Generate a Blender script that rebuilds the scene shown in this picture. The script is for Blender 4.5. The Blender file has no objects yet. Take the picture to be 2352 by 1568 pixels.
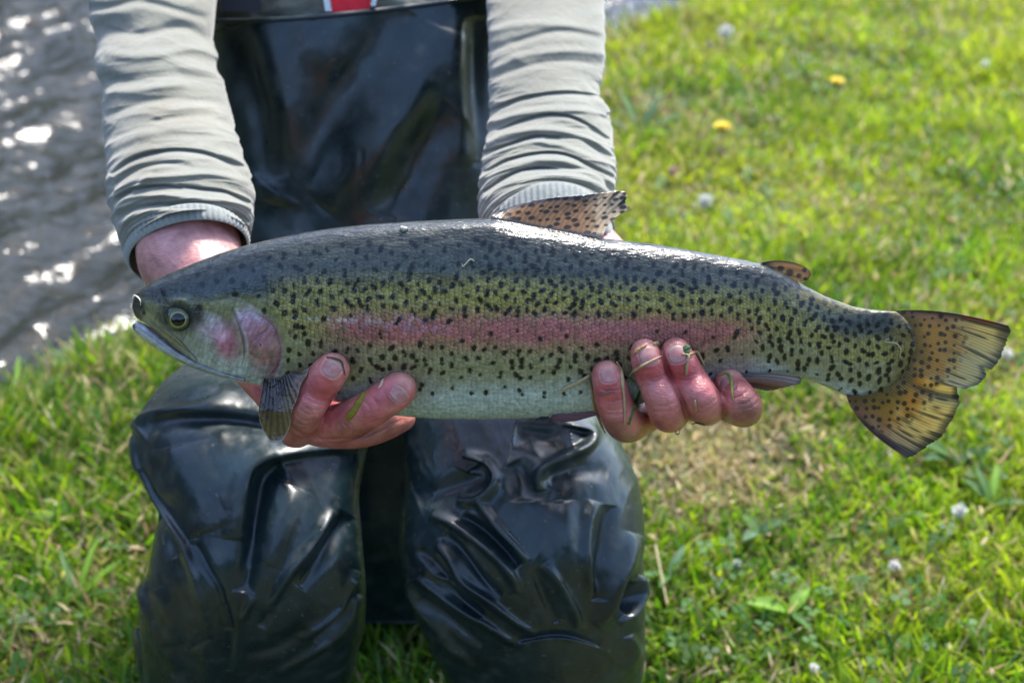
import bpy, math, random
import numpy as np
from mathutils import Vector, Euler
from mathutils.bvhtree import BVHTree

random.seed(7)
RS = np.random.RandomState(7)
scene = bpy.context.scene
C = scene.collection

# ------------------------------------------------------------------ camera
W, H = 2352.0, 1568.0
PITCH = math.radians(28.0)
CAMZ = 1.05
LENS = 50.0
F = LENS / 36.0 * W
CAM = np.array([0.0, 0.0, CAMZ])
FWD = np.array([0.0, math.cos(PITCH), -math.sin(PITCH)])
UP = np.array([0.0, math.sin(PITCH), math.cos(PITCH)])
RT = np.array([1.0, 0.0, 0.0])
cam_data = bpy.data.cameras.new('camera')
cam_data.lens = LENS
cam_data.sensor_width = 36.0
cam_data.clip_start = 0.02
cam_data.clip_end = 2000.0
cam_data.dof.use_dof = True
cam_data.dof.focus_distance = 0.975
cam_data.dof.aperture_fstop = 6.5
cam = bpy.data.objects.new('camera', cam_data)
cam.location = CAM
cam.rotation_euler = (math.radians(90) - PITCH, 0, 0)
C.objects.link(cam)
scene.camera = cam

# ------------------------------------------------------------------ light
SUN_EL = math.radians(57)
SUN_AZ = math.radians(20)      # measured from +Y (away from the camera) towards +X
world = bpy.data.worlds.new('World')
scene.world = world
world.use_nodes = True
wn = world.node_tree
for n in list(wn.nodes):
    wn.nodes.remove(n)
sky = wn.nodes.new('ShaderNodeTexSky')
sky.sky_type = 'NISHITA'
sky.sun_disc = False
sky.sun_elevation = SUN_EL
sky.sun_rotation = SUN_AZ
sky.dust_density = 1.3
sky.air_density = 0.8
bg = wn.nodes.new('ShaderNodeBackground')
bg.inputs['Strength'].default_value = 0.135
wo = wn.nodes.new('ShaderNodeOutputWorld')
wn.links.new(sky.outputs[0], bg.inputs[0])
wn.links.new(bg.outputs[0], wo.inputs[0])
sun_data = bpy.data.lights.new('sun', 'SUN')
sun_data.energy = 2.1
sun_data.angle = math.radians(12)
sun_data.color = (1.0, 0.95, 0.87)
sun = bpy.data.objects.new('sun', sun_data)
sdir = Vector((math.sin(SUN_AZ) * math.cos(SUN_EL), math.cos(SUN_AZ) * math.cos(SUN_EL), math.sin(SUN_EL)))
sun.rotation_euler = sdir.to_track_quat('Z', 'Y').to_euler()
sun.location = (0, 0, 5)
C.objects.link(sun)
scene.view_settings.view_transform = 'Standard'
scene.view_settings.look = 'None'
scene.view_settings.exposure = 2.12
scene.view_settings.gamma = 1.0
scene.view_settings.use_curve_mapping = False
scene.cycles.max_bounces = 8
scene.cycles.use_denoising = True

# ------------------------------------------------------------------ helpers
def P(x, y, d):
    x = np.asarray(x, float); y = np.asarray(y, float); d = np.asarray(d, float)
    x, y, d = np.broadcast_arrays(x, y, d)
    u = (x - W / 2) / F
    v = (H / 2 - y) / F
    return CAM + d[..., None] * (FWD + u[..., None] * RT + v[..., None] * UP)

def PROJ(p):
    q = np.asarray(p, float) - CAM
    d = q @ FWD
    return W / 2 + F * (q @ RT) / d, H / 2 - F * (q @ UP) / d, d

def G(x, y, z=0.0):
    r = FWD + (x - W / 2) / F * RT + (H / 2 - y) / F * UP
    return CAM + r * ((z - CAMZ) / r[2])

def tag(o, label=None, cat=None, group=None, kind=None):
    if label: o['label'] = label
    if cat: o['category'] = cat
    if group: o['group'] = group
    if kind: o['kind'] = kind
    return o

def empty(name, loc):
    o = bpy.data.objects.new(name, None)
    o.location = tuple(loc)
    o.empty_display_size = 0.05
    C.objects.link(o)
    return o

def origin_of(o):
    p = np.zeros(3)
    while o is not None:
        p = p + np.array(o.location); o = o.parent
    return p

def mesh_data(name, verts, quads, tris=None, colors=None, smooth=True):
    verts = np.asarray(verts, np.float32).reshape(-1, 3)
    quads = np.asarray(quads, np.int32).reshape(-1, 4) if quads is not None and len(quads) else np.zeros((0, 4), np.int32)
    tris = np.asarray(tris, np.int32).reshape(-1, 3) if tris is not None and len(tris) else np.zeros((0, 3), np.int32)
    me = bpy.data.meshes.new(name)
    me.vertices.add(len(verts)); me.vertices.foreach_set('co', verts.ravel())
    nl = len(quads) * 4 + len(tris) * 3
    me.loops.add(nl)
    me.loops.foreach_set('vertex_index', np.concatenate([quads.ravel(), tris.ravel()]))
    npoly = len(quads) + len(tris)
    me.polygons.add(npoly)
    ls = np.concatenate([np.arange(len(quads)) * 4, len(quads) * 4 + np.arange(len(tris)) * 3]).astype(np.int32)
    me.polygons.foreach_set('loop_start', ls)
    me.polygons.foreach_set('use_smooth', np.full(npoly, smooth, bool))
    me.update(calc_edges=True)
    if colors is not None:
        set_colors(me, colors)
    return me

def set_colors(me, colors):
    c = np.ones((len(me.vertices), 4), np.float32)
    c[:, :3] = np.clip(colors, 0, 1)
    a = me.color_attributes.new('col', 'FLOAT_COLOR', 'POINT')
    a.data.foreach_set('color', c.ravel())

def obj(name, verts, quads, mat, parent=None, tris=None, colors=None, smooth=True, loc=None):
    verts = np.asarray(verts, float).reshape(-1, 3)
    base = origin_of(parent) if parent is not None else np.zeros(3)
    own = np.zeros(3) if loc is None else np.asarray(loc, float) - base
    me = mesh_data(name, verts - base - own, quads, tris, colors, smooth)
    if mat: me.materials.append(mat)
    o = bpy.data.objects.new(name, me)
    o.location = tuple(own)
    C.objects.link(o)
    if parent is not None: o.parent = parent
    return o

def gridfaces(nr, nc, closed=False, off=0):
    r = np.arange(nr - 1)[:, None]
    c = np.arange(nc if closed else nc - 1)[None, :]
    c2 = (c + 1) % nc
    a = r * nc + c; b = r * nc + c2; d = (r + 1) * nc + c; e = (r + 1) * nc + c2
    return np.stack([a, b, e, d], -1).reshape(-1, 4) + off

def catmull(pts, n):
    """smooth curve through pts (any dimension), n samples evenly over the segments"""
    p = np.asarray(pts, float)
    if len(p) < 3:
        t = np.linspace(0, 1, n)[:, None]
        return p[0] * (1 - t) + p[-1] * t
    q = np.vstack([2 * p[0] - p[1], p, 2 * p[-1] - p[-2]])
    s = np.linspace(0, len(p) - 1, n)
    i = np.minimum(s.astype(int), len(p) - 2)
    f = (s - i)[:, None]
    a, b, c, d = q[i], q[i + 1], q[i + 2], q[i + 3]
    return 0.5 * (2 * b + (c - a) * f + (2 * a - 5 * b + 4 * c - d) * f ** 2 + (3 * b - a - 3 * c + d) * f ** 3)

def tab(table):
    t = np.asarray(table, float)
    return lambda x: np.interp(x, t[:, 0], t[:, 1])

def smooth_tab(table, k=9, n=3000):
    t = np.asarray(table, float)
    xs = np.linspace(t[0, 0], t[-1, 0], n)
    ys = np.interp(xs, t[:, 0], t[:, 1])
    w = int(n * k / (t[-1, 0] - t[0, 0])) | 1
    if w > 2:
        e = w // 2
        for _ in range(2):
            pad = np.concatenate([2 * ys[0] - ys[e:0:-1], ys, 2 * ys[-1] - ys[-2:-e - 2:-1]])
            ys = np.convolve(pad, np.ones(w) / w, 'valid')
    return lambda x: np.interp(x, xs, ys)

def sst(a, b, x):
    t = np.clip((x - a) / (b - a), 0, 1)
    return t * t * (3 - 2 * t)

def mix(a, b, m):
    m = np.asarray(m)[..., None]
    return a * (1 - m) + np.asarray(b) * m

_lat = np.random.RandomState(3).rand(256, 256)
def vn(x, y, s=0):
    x = np.asarray(x, float) + s * 17.3; y = np.asarray(y, float) + s * 7.7
    xi = np.floor(x).astype(int); yi = np.floor(y).astype(int)
    fx = x - xi; fy = y - yi
    fx = fx * fx * (3 - 2 * fx); fy = fy * fy * (3 - 2 * fy)
    g = lambda i, j: _lat[i % 256, j % 256]
    return ((g(xi, yi) * (1 - fx) + g(xi + 1, yi) * fx) * (1 - fy) + (g(xi, yi + 1) * (1 - fx) + g(xi + 1, yi + 1) * fx) * fy) * 2 - 1

def fbm(x, y, s=0, o=4):
    r = 0; a = 1.0; t = 0
    for k in range(o):
        r = r + a * vn(x * 2 ** k, y * 2 ** k, s + k); t += a; a *= 0.5
    return r / t

def strokes(x, y, lst):
    """relief along curves: (points, width, amplitude, kind); kind 'r' round, 'l'/'g' sharp on the left/right of travel"""
    shp = np.shape(x)
    x = np.ravel(x).astype(float); y = np.ravel(y).astype(float)
    h = np.zeros_like(x)
    for st in lst:
        pts, w, amp = st[0], st[1], st[2]
        kind = st[3] if len(st) > 3 else 'r'
        c = catmull(pts, max(6, 5 * len(pts)))
        lo = c.min(0) - 3 * w; hi = c.max(0) + 3 * w
        sel = np.where((x > lo[0]) & (x < hi[0]) & (y > lo[1]) & (y < hi[1]))[0]
        if not len(sel): continue
        px, py = x[sel], y[sel]
        best = np.full(len(sel), 1e18); tt = np.zeros(len(sel)); sg = np.zeros(len(sel))
        n = len(c) - 1
        for i in range(n):
            a = c[i]; b = c[i + 1] - a
            L = b @ b + 1e-9
            u = np.clip(((px - a[0]) * b[0] + (py - a[1]) * b[1]) / L, 0, 1)
            dx = px - a[0] - u * b[0]; dy = py - a[1] - u * b[1]
            d2 = dx * dx + dy * dy
            m = d2 < best
            best[m] = d2[m]; tt[m] = (i + u[m]) / n; sg[m] = (b[0] * dy - b[1] * dx)[m]
        d = np.sqrt(best)
        if kind == 'r':
            f = np.exp(-(d / w) ** 2)
        else:
            side = sg < 0 if kind == 'l' else sg > 0      # y grows downwards: left of travel has sg<0
            f = np.where(side, np.exp(-(d / (0.3 * w)) ** 2), np.exp(-(d / (1.15 * w)) ** 2))
        f *= np.clip(np.sin(np.pi * np.clip(tt, 0, 1)), 0, 1) ** 0.45 * 0.9 + 0.1 * 0
        h[sel] += amp * f
    return h.reshape(shp)

def blob(x, y, cx, cy, rx, ry, rot=0, soft=0.4):
    c, s = math.cos(math.radians(rot)), math.sin(math.radians(rot))
    u = ((x - cx) * c + (y - cy) * s) / rx; v = (-(x - cx) * s + (y - cy) * c) / ry
    return 1 - sst(1 - soft, 1 + soft, np.sqrt(u * u + v * v))

# ------------------------------------------------------------------ materials
def new_mat(name):
    m = bpy.data.materials.new(name); m.use_nodes = True
    nt = m.node_tree
    b = nt.nodes['Principled BSDF']
    return m, nt, b

def noise_node(nt, scale, detail=4, coord='Object', stretch=None, rough=0.55):
    tc = nt.nodes.new('ShaderNodeTexCoord')
    src = tc.outputs[coord]
    if stretch:
        mp = nt.nodes.new('ShaderNodeMapping'); mp.inputs['Scale'].default_value = stretch
        nt.links.new(src, mp.inputs[0]); src = mp.outputs[0]
    n = nt.nodes.new('ShaderNodeTexNoise')
    n.inputs['Scale'].default_value = scale; n.inputs['Detail'].default_value = detail
    n.inputs['Roughness'].default_value = rough
    nt.links.new(src, n.inputs['Vector'])
    return n

def add_bump(nt, b, layers):
    prev = None
    for (n, strength, dist) in layers:
        bp = nt.nodes.new('ShaderNodeBump')
        bp.inputs['Strength'].default_value = strength; bp.inputs['Distance'].default_value = dist
        nt.links.new(n.outputs[0], bp.inputs['Height'])
        if prev: nt.links.new(prev.outputs[0], bp.inputs['Normal'])
        prev = bp
    nt.links.new(prev.outputs[0], b.inputs['Normal'])
    if 'Coat Normal' in b.inputs: nt.links.new(prev.outputs[0], b.inputs['Coat Normal'])

def ramp(nt, src, stops):
    r = nt.nodes.new('ShaderNodeValToRGB')
    el = r.color_ramp.elements
    while len(el) > 1: el.remove(el[-1])
    el[0].position = stops[0][0]; el[0].color = (*stops[0][1], 1)
    for p, c in stops[1:]:
        e = el.new(p); e.color = (*c, 1)
    nt.links.new(src, r.inputs[0])
    return r

def vcol(nt):
    a = nt.nodes.new('ShaderNodeVertexColor'); a.layer_name = 'col'
    return a

def mixcol(nt, fac, c1, c2, mode='MIX'):
    m = nt.nodes.new('ShaderNodeMix'); m.data_type = 'RGBA'; m.blend_type = mode
    for sock, v in ((m.inputs[0], fac), (m.inputs[6], c1), (m.inputs[7], c2)):
        if isinstance(v, bpy.types.NodeSocket): nt.links.new(v, sock)
        elif isinstance(v, (int, float)): sock.default_value = v
        else: sock.default_value = (*v, 1)
    return m.outputs[2]

def scalar_range(nt, src, a, b, c, d):
    m = nt.nodes.new('ShaderNodeMapRange')
    m.inputs[1].default_value = a; m.inputs[2].default_value = b
    m.inputs[3].default_value = c; m.inputs[4].default_value = d
    nt.links.new(src, m.inputs[0])
    return m.outputs[0]

def mat_fish(name, rough, coat, bump, metallic=0.0, mott=0.25):
    m, nt, b = new_mat(name)
    n1 = noise_node(nt, 260, 3)
    c = mixcol(nt, scalar_range(nt, n1.outputs[0], 0.35, 0.7, 0, 1), (1 - mott,) * 3, (1 + mott * 0.4,) * 3)
    col = mixcol(nt, 1.0, vcol(nt).outputs[0], c, 'MULTIPLY')
    nt.links.new(col, b.inputs['Base Color'])
    b.inputs['Metallic'].default_value = metallic
    b.inputs['Roughness'].default_value = rough
    b.inputs['Coat Weight'].default_value = coat
    b.inputs['Coat Roughness'].default_value = 0.06
    b.inputs['Coat IOR'].default_value = 1.6
    b.inputs['Specular IOR Level'].default_value = 0.42
    w = noise_node(nt, 95, 4, stretch=(0.35, 1, 1), rough=0.65)
    add_bump(nt, b, [(w, 0.7, bump), (noise_node(nt, 900, 2), 0.25, 0.0003)])
    return m

M = {}
M['fish_skin'] = mat_fish('fish_skin', 0.30, 0.22, 0.0034)
M['fish_scale'] = mat_fish('fish_scale', 0.26, 0.12, 0.0030, metallic=0.0)
M['fish_head'] = mat_fish('fish_head', 0.27, 0.2, 0.0026, metallic=0.0)

def mat_fin(name, trans):
    m, nt, b = new_mat(name)
    out = nt.nodes['Material Output']
    nt.links.new(vcol(nt).outputs[0], b.inputs['Base Color'])
    b.inputs['Roughness'].default_value = 0.3
    b.inputs['Coat Weight'].default_value = 0.25
    add_bump(nt, b, [(noise_node(nt, 420, 3), 0.25, 0.0006)])
    t = nt.nodes.new('ShaderNodeBsdfTranslucent')
    nt.links.new(vcol(nt).outputs[0], t.inputs[0])
    mx = nt.nodes.new('ShaderNodeMixShader'); mx.inputs[0].default_value = trans
    nt.links.new(b.outputs[0], mx.inputs[1]); nt.links.new(t.outputs[0], mx.inputs[2])
    nt.links.new(mx.outputs[0], out.inputs[0])
    return m
M['fin'] = mat_fin('fin_membrane', 0.5)
M['dark_fin'] = mat_fin('dark_fin_membrane', 0.3)
_b = M['dark_fin'].node_tree.nodes['Principled BSDF']; _b.inputs['Coat Weight'].default_value = 1.0; _b.inputs['Coat Roughness'].default_value = 0.04
add_bump(M['dark_fin'].node_tree, _b, [(noise_node(M['dark_fin'].node_tree, 70, 3), 1.0, 0.006)])

def mat_skin():
    m, nt, b = new_mat('skin')
    n = noise_node(nt, 70, 5)
    c = mixcol(nt, scalar_range(nt, n.outputs[0], 0.35, 0.68, 0, 1), (0.70, 0.56, 0.54), (1.18, 1.10, 1.05))
    n2 = noise_node(nt, 330, 3)
    sp = scalar_range(nt, n2.outputs[0], 0.70, 0.76, 0, 0.55)
    col = mixcol(nt, 1.0, vcol(nt).outputs[0], c, 'MULTIPLY')
    col = mixcol(nt, sp, col, (0.16, 0.06, 0.04))
    nt.links.new(col, b.inputs['Base Color'])
    b.inputs['Subsurface Weight'].default_value = 0.12
    b.inputs['Subsurface Radius'].default_value = (0.006, 0.002, 0.001)
    b.inputs['Subsurface Scale'].default_value = 1.0
    b.inputs['Roughness'].default_value = 0.36
    b.inputs['Coat Weight'].default_value = 0.45
    b.inputs['Coat Roughness'].default_value = 0.13
    v = nt.nodes.new('ShaderNodeTexVoronoi'); v.inputs['Scale'].default_value = 900
    tc = nt.nodes.new('ShaderNodeTexCoord'); nt.links.new(tc.outputs['Object'], v.inputs['Vector'])
    add_bump(nt, b, [(noise_node(nt, 160, 4), 0.45, 0.0012), (v, 0.3, 0.0004),
                     (noise_node(nt, 240, 3, stretch=(0.8, 4, 4)), 0.6, 0.0010)])
    return m
M['skin'] = mat_skin()

def mat_nail():
    m, nt, b = new_mat('finger_nail')
    nt.links.new(vcol(nt).outputs[0], b.inputs['Base Color'])
    b.inputs['Roughness'].default_value = 0.42
    b.inputs['Coat Weight'].default_value = 0.1
    add_bump(nt, b, [(noise_node(nt, 500, 3), 0.3, 0.0004)])
    return m
M['nail'] = mat_nail()

def mat_fabric(name, c1, c2, stain):
    m, nt, b = new_mat(name)
    n = noise_node(nt, 14, 4)
    col = mixcol(nt, scalar_range(nt, n.outputs[0], 0.3, 0.7, 0, 1), c1, c2)
    s = noise_node(nt, 6.5, 5)
    col = mixcol(nt, scalar_range(nt, s.outputs[0], 0.6, 0.72, 0, 0.45), col, stain)
    f = noise_node(nt, 1200, 2)
    col = mixcol(nt, 1.0, col, mixcol(nt, f.outputs[0], (0.72,) * 3, (1.2,) * 3), 'MULTIPLY')
    nt.links.new(col, b.inputs['Base Color'])
    b.inputs['Roughness'].default_value = 0.95
    b.inputs['Sheen Weight'].default_value = 0.35
    add_bump(nt, b, [(noise_node(nt, 120, 4), 0.5, 0.002), (f, 0.4, 0.0006)])
    return m
M['fabric'] = mat_fabric('grey_sweatshirt', (0.155, 0.155, 0.118), (0.215, 0.210, 0.162), (0.14, 0.11, 0.055))
M['rib'] = mat_fabric('ribbed_knit', (0.21, 0.225, 0.20), (0.26, 0.275, 0.25), (0.16, 0.145, 0.10))
M['red'] = mat_fabric('red_cotton', (0.55, 0.008, 0.02), (0.65, 0.012, 0.03), (0.4, 0.01, 0.01))
M['zip'] = mat_fabric('zip_tape', (0.5, 0.55, 0.56), (0.6, 0.65, 0.66), (0.4, 0.42, 0.4))

def mat_rubber():
    m, nt, b = new_mat('wader_rubber')
    n = noise_node(nt, 22, 5)
    n2 = noise_node(nt, 60, 6)
    col = mixcol(nt, scalar_range(nt, n.outputs[0], 0.35, 0.65, 0, 1), (0.003, 0.010, 0.012), (0.008, 0.022, 0.026))
    col = mixcol(nt, scalar_range(nt, n2.outputs[0], 0.54, 0.74, 0, 0.6), col, (0.045, 0.056, 0.054))
    n3 = noise_node(nt, 210, 2)
    col = mixcol(nt, scalar_range(nt, n3.outputs[0], 0.69, 0.74, 0, 0.5), col, (0.13, 0.13, 0.11))
    nt.links.new(col, b.inputs['Base Color'])
    nt.links.new(scalar_range(nt, n2.outputs[0], 0.36, 0.66, 0.27, 0.50), b.inputs['Roughness'])
    b.inputs['Specular IOR Level'].default_value = 0.55
    b.inputs['Coat Weight'].default_value = 0.15
    b.inputs['Coat Roughness'].default_value = 0.12
    add_bump(nt, b, [(noise_node(nt, 18, 2), 0.12, 0.004), (noise_node(nt, 420, 3), 0.2, 0.0004)])
    return m
M['rubber'] = mat_rubber()

def mat_plain(name, col, rough=0.6, coat=0.0, bumpy=None, trans=None):
    m, nt, b = new_mat(name)
    b.inputs['Base Color'].default_value = (*col, 1)
    n = noise_node(nt, 60, 4)
    c = mixcol(nt, 1.0, col, mixcol(nt, n.outputs[0], (0.65,) * 3, (1.3,) * 3), 'MULTIPLY')
    nt.links.new(c, b.inputs['Base Color'])
    b.inputs['Roughness'].default_value = rough
    b.inputs['Coat Weight'].default_value = coat
    if bumpy: add_bump(nt, b, [(noise_node(nt, bumpy[0], 4), 0.6, bumpy[1])])
    return m

def mat_leaf(name, trans=0.5, rough=0.6):
    m, nt, b = new_mat(name)
    out = nt.nodes['Material Output']
    nt.links.new(vcol(nt).outputs[0], b.inputs['Base Color'])
    b.inputs['Roughness'].default_value = rough
    t = nt.nodes.new('ShaderNodeBsdfTranslucent')
    nt.links.new(vcol(nt).outputs[0], t.inputs[0])
    mx = nt.nodes.new('ShaderNodeMixShader'); mx.inputs[0].default_value = trans
    nt.links.new(b.outputs[0], mx.inputs[1]); nt.links.new(t.outputs[0], mx.inputs[2])
    nt.links.new(mx.outputs[0], out.inputs[0])
    return m
M['leaf'] = mat_leaf('leaf_green')
M['straw'] = mat_leaf('dry_straw', 0.2, 0.6)
# ------------------------------------------------------------------ the setting
SH_A = G(0, 940)[:2]; SH_B = G(1455, 92)[:2]
SH_D = (SH_B - SH_A) / np.linalg.norm(SH_B - SH_A)
SH_N = np.array([-SH_D[1], SH_D[0]])             # towards the water
def shore(x, y):
    """signed distance past the bank edge, positive over the water"""
    s = (x - SH_A[0]) * SH_N[0] + (y - SH_A[1]) * SH_N[1]
    t = (x - SH_A[0]) * SH_D[0] + (y - SH_A[1]) * SH_D[1]
    return s + 0.05 * vn(t * 2.3, t * 0 + 3.1) + 0.03 * vn(t * 7, t * 0 + 9.1)
def ground_z(x, y):
    s = shore(x, y)
    z = 0.018 * fbm(x * 4, y * 4, 5, 3) + 0.012 * fbm(x * 1.3, y * 1.3, 8, 2)
    z = z - 0.13 * sst(-0.03, 0.10, s) - 0.5 * sst(0.1, 2.5, s)
    return z + 0.95 * sst(13.0, 15.5, s) + 1.2 * sst(15, 60, s)

def axis(lo, hi, step, far):
    a = list(np.arange(lo, hi + 1e-6, step)); d = step
    while a[-1] < far: d *= 1.35; a.append(a[-1] + d)
    d = step
    while a[0] > -far: d *= 1.35; a.insert(0, a[0] - d)
    return np.array(a)
gx = axis(-2.6, 3.0, 0.03, 600); gy = axis(0.3, 5.2, 0.03, 600)
X, Y = np.meshgrid(gx, gy)
Z = ground_z(X, Y)

def patchiness(x, y):
    """0 lush green .. 1 bare straw"""
    d = 0.5 + 0.75 * fbm(x * 2.1 + 3, y * 2.1, 11, 4)
    d = np.clip(d, 0, 1) ** 2 * 0.75
    for (px, py, r, a) in ((1600, 1050, 0.17, 1.15), (1540, 1000, 0.13, 1.0), (1740, 1000, 0.15, 0.8), (1680, 1090, 0.10, 0.8), (2300, 850, 0.25, 0.5), (1600, 420, 0.22, 0.35),
                           (1950, 480, 0.3, 0.45), (2010, 1320, 0.10, 0.45), (300, 1300, 0.14, 0.5), (60, 1530, 0.1, 0.6),
                           (230, 900, 0.16, 0.35), (340, 800, 0.16, 0.4)):
        g = G(px, py)
        d = np.maximum(d, a * np.exp(-(((x - g[0]) ** 2 + (y - g[1]) ** 2) / r ** 2)))
    return np.clip(d, 0, 1)

def mat_ground():
    m, nt, b = new_mat('ground_soil')
    n = noise_node(nt, 9, 6)
    r = ramp(nt, n.outputs[0], [(0.3, (0.035, 0.03, 0.014)), (0.5, (0.06, 0.075, 0.02)), (0.7, (0.14, 0.12, 0.05))])
    far = noise_node(nt, 0.6, 4)
    r2 = ramp(nt, far.outputs[0], [(0.3, (0.05, 0.09, 0.02)), (0.7, (0.10, 0.14, 0.03))])
    geo = nt.nodes.new('ShaderNodeNewGeometry')
    ln = nt.nodes.new('ShaderNodeVectorMath'); ln.operation = 'LENGTH'
    nt.links.new(geo.outputs['Position'], ln.inputs[0])
    f = scalar_range(nt, ln.outputs['Value'], 4.5, 7.0, 0, 1)
    nt.links.new(mixcol(nt, f, r.outputs[0], r2.outputs[0]), b.inputs['Base Color'])
    b.inputs['Roughness'].default_value = 0.95
    add_bump(nt, b, [(noise_node(nt, 55, 6), 1.0, 0.012)])
    return m
ground = obj('ground', np.stack([X, Y, Z], -1).reshape(-1, 3), gridfaces(len(gy), len(gx)), mat_ground())
tag(ground, 'bare earth and thatch under the grass of the river bank', 'ground', kind='structure')

# water: rippled sheet of the river
def mat_water():
    m, nt, b = new_mat('river_water')
    n = noise_node(nt, 0.8, 3)
    nt.links.new(mixcol(nt, n.outputs[0], (0.010, 0.012, 0.008), (0.028, 0.028, 0.020)), b.inputs['Base Color'])
    b.inputs['Roughness'].default_value = 0.07
    b.inputs['IOR'].default_value = 1.333
    b.inputs['Specular IOR Level'].default_value = 0.42
    add_bump(nt, b, [(noise_node(nt, 26, 3, stretch=(0.5, 1.3, 1)), 0.7, 0.012)])
    return m
wt = axis(-0.6, 7.5, 0.014, 500); wsx = np.concatenate([np.arange(-0.3, 3.6, 0.014), 3.6 + np.cumsum(0.014 * 1.25 ** np.arange(1, 32))])
wsx = wsx[wsx < 15.0]
T_, S_ = np.meshgrid(wt, wsx)
wx = SH_A[0] + T_ * SH_D[0] + S_ * SH_N[0]; wy = SH_A[1] + T_ * SH_D[1] + S_ * SH_N[1]
amp = np.where((T_ > -1.5) & (T_ < 9) & (S_ < 4), 1.0, 0.0)
wr = lambda a, f1, f2, s, ang: a * (1 - np.abs(vn((T_ * math.cos(ang) + S_ * math.sin(ang)) * f1, (S_ * math.cos(ang) - T_ * math.sin(ang)) * f2, s)))
wz = -0.085 + amp * (wr(0.032, 3.0, 8.0, 1, 0.15) + wr(0.018, 8, 18, 2, -0.2) + wr(0.006, 19, 38, 3, 0.35) - 0.025)
water = obj('river', np.stack([wx, wy, wz], -1).reshape(-1, 3), gridfaces(len(wsx), len(wt)), mat_water())
tag(water, 'dark rippled river water with bright glints beyond the grassy bank', 'river', kind='structure')

# grass blades, built one by one in numpy and joined
def near_area(n, x0, x1, y0, y1, rs):
    return rs.uniform(x0, x1, n), rs.uniform(y0, y1, n)

def blades(x, y, h, w, rs, cols, curl=0.6, lean=0.55, flat=0.0):
    n = len(x)
    z = ground_z(x, y) - 0.004
    az = rs.uniform(0, 2 * np.pi, n); la = rs.uniform(0, 2 * np.pi, n)
    ln = np.abs(rs.normal(0, lean, n)) + 0.08 + flat
    c = rs.uniform(0.2, 1, n) * curl
    dx, dy = np.cos(la), np.sin(la)
    sx, sy = np.cos(az), np.sin(az)
    V = np.zeros((n, 7, 3), np.float32); K = np.zeros((n, 7, 3), np.float32)
    px, py, pz = x.copy(), y.copy(), z.copy()
    for k, (t, wf) in enumerate(((0, 0.8), (0.4, 1.0), (0.75, 0.7), (1.0, 0))):
        if k:
            a = np.clip(ln + c * t * 1.6, 0, 1.9)
            seg = h * (0.4, 0.35, 0.25)[k - 1]
            px = px + dx * np.sin(a) * seg; py = py + dy * np.sin(a) * seg; pz = pz + np.cos(a) * seg
        if k < 3:
            hw = w * wf * 0.5
            V[:, 2 * k] = np.stack([px - sx * hw, py - sy * hw, pz], -1)
            V[:, 2 * k + 1] = np.stack([px + sx * hw, py + sy * hw, pz], -1)
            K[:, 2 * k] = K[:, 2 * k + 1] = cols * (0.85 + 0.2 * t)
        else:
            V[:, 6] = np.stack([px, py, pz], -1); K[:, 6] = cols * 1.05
    base = (np.arange(n) * 7)[:, None]
    q = np.concatenate([base + [[0, 1, 3, 2]], base + [[2, 3, 5, 4]]])
    t = base + [[4, 5, 6]]
    return V.reshape(-1, 3), q, t, K.reshape(-1, 3)

class Bag:
    def __init__(s): s.v = []; s.q = []; s.t = []; s.c = []; s.n = 0
    def add(s, v, q, t, c):
        s.v.append(v); s.c.append(np.asarray(c, np.float32))
        if q is not None and len(q): s.q.append(np.asarray(q) + s.n)
        if t is not None and len(t): s.t.append(np.asarray(t) + s.n)
        s.n += len(v)
    def build(s, name, mat, parent=None, smooth=True, loc=None):
        return obj(name, np.concatenate(s.v), np.concatenate(s.q) if s.q else [], mat, parent,
                   tris=np.concatenate(s.t) if s.t else None, colors=np.concatenate(s.c), smooth=smooth, loc=loc)

GREEN = np.array([[0.10, 0.235, 0.006], [0.19, 0.33, 0.006], [0.30, 0.42, 0.010], [0.40, 0.47, 0.022], [0.04, 0.13, 0.020], [0.10, 0.21, 0.05]])
DRY = np.array([[0.52, 0.40, 0.21], [0.42, 0.34, 0.13], [0.62, 0.51, 0.33], [0.26, 0.18, 0.09], [0.36, 0.36, 0.09]])
def grass_cols(x, y, rs, dry_boost=0.0):
    n = len(x)
    p = patchiness(x, y)
    warm = np.clip(0.62 + 0.9 * fbm(x * 1.7, y * 1.7, 21, 3) + 0.22 * (y - 1.9), 0, 1)
    idx = np.clip((warm * 3.2 + rs.normal(0, 0.8, n)), 0, 3.99).astype(int)
    idx = np.where(rs.rand(n) < 0.22 * (1 - warm), 4 + rs.randint(0, 2, n), idx)
    c = GREEN[idx] * (rs.uniform(0.7, 1.3, n) * (0.95 + 0.45 * fbm(x * 7, y * 7, 51, 3)))[:, None]
    d = rs.rand(n) < (p ** 1.4 * 0.85 + 0.13 + dry_boost)
    c[d] = DRY[rs.randint(0, len(DRY), d.sum())] * rs.uniform(0.7, 1.2, d.sum())[:, None]
    return c, p, d
grass = Bag()
rs = np.random.RandomState(11)
def visible_zone(x, y, margin):
    px, py, d = PROJ(np.stack([x, y, x * 0], -1))
    return (px > -margin) & (px < W + margin) & (py > -260) & (py < H + 420)
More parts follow.
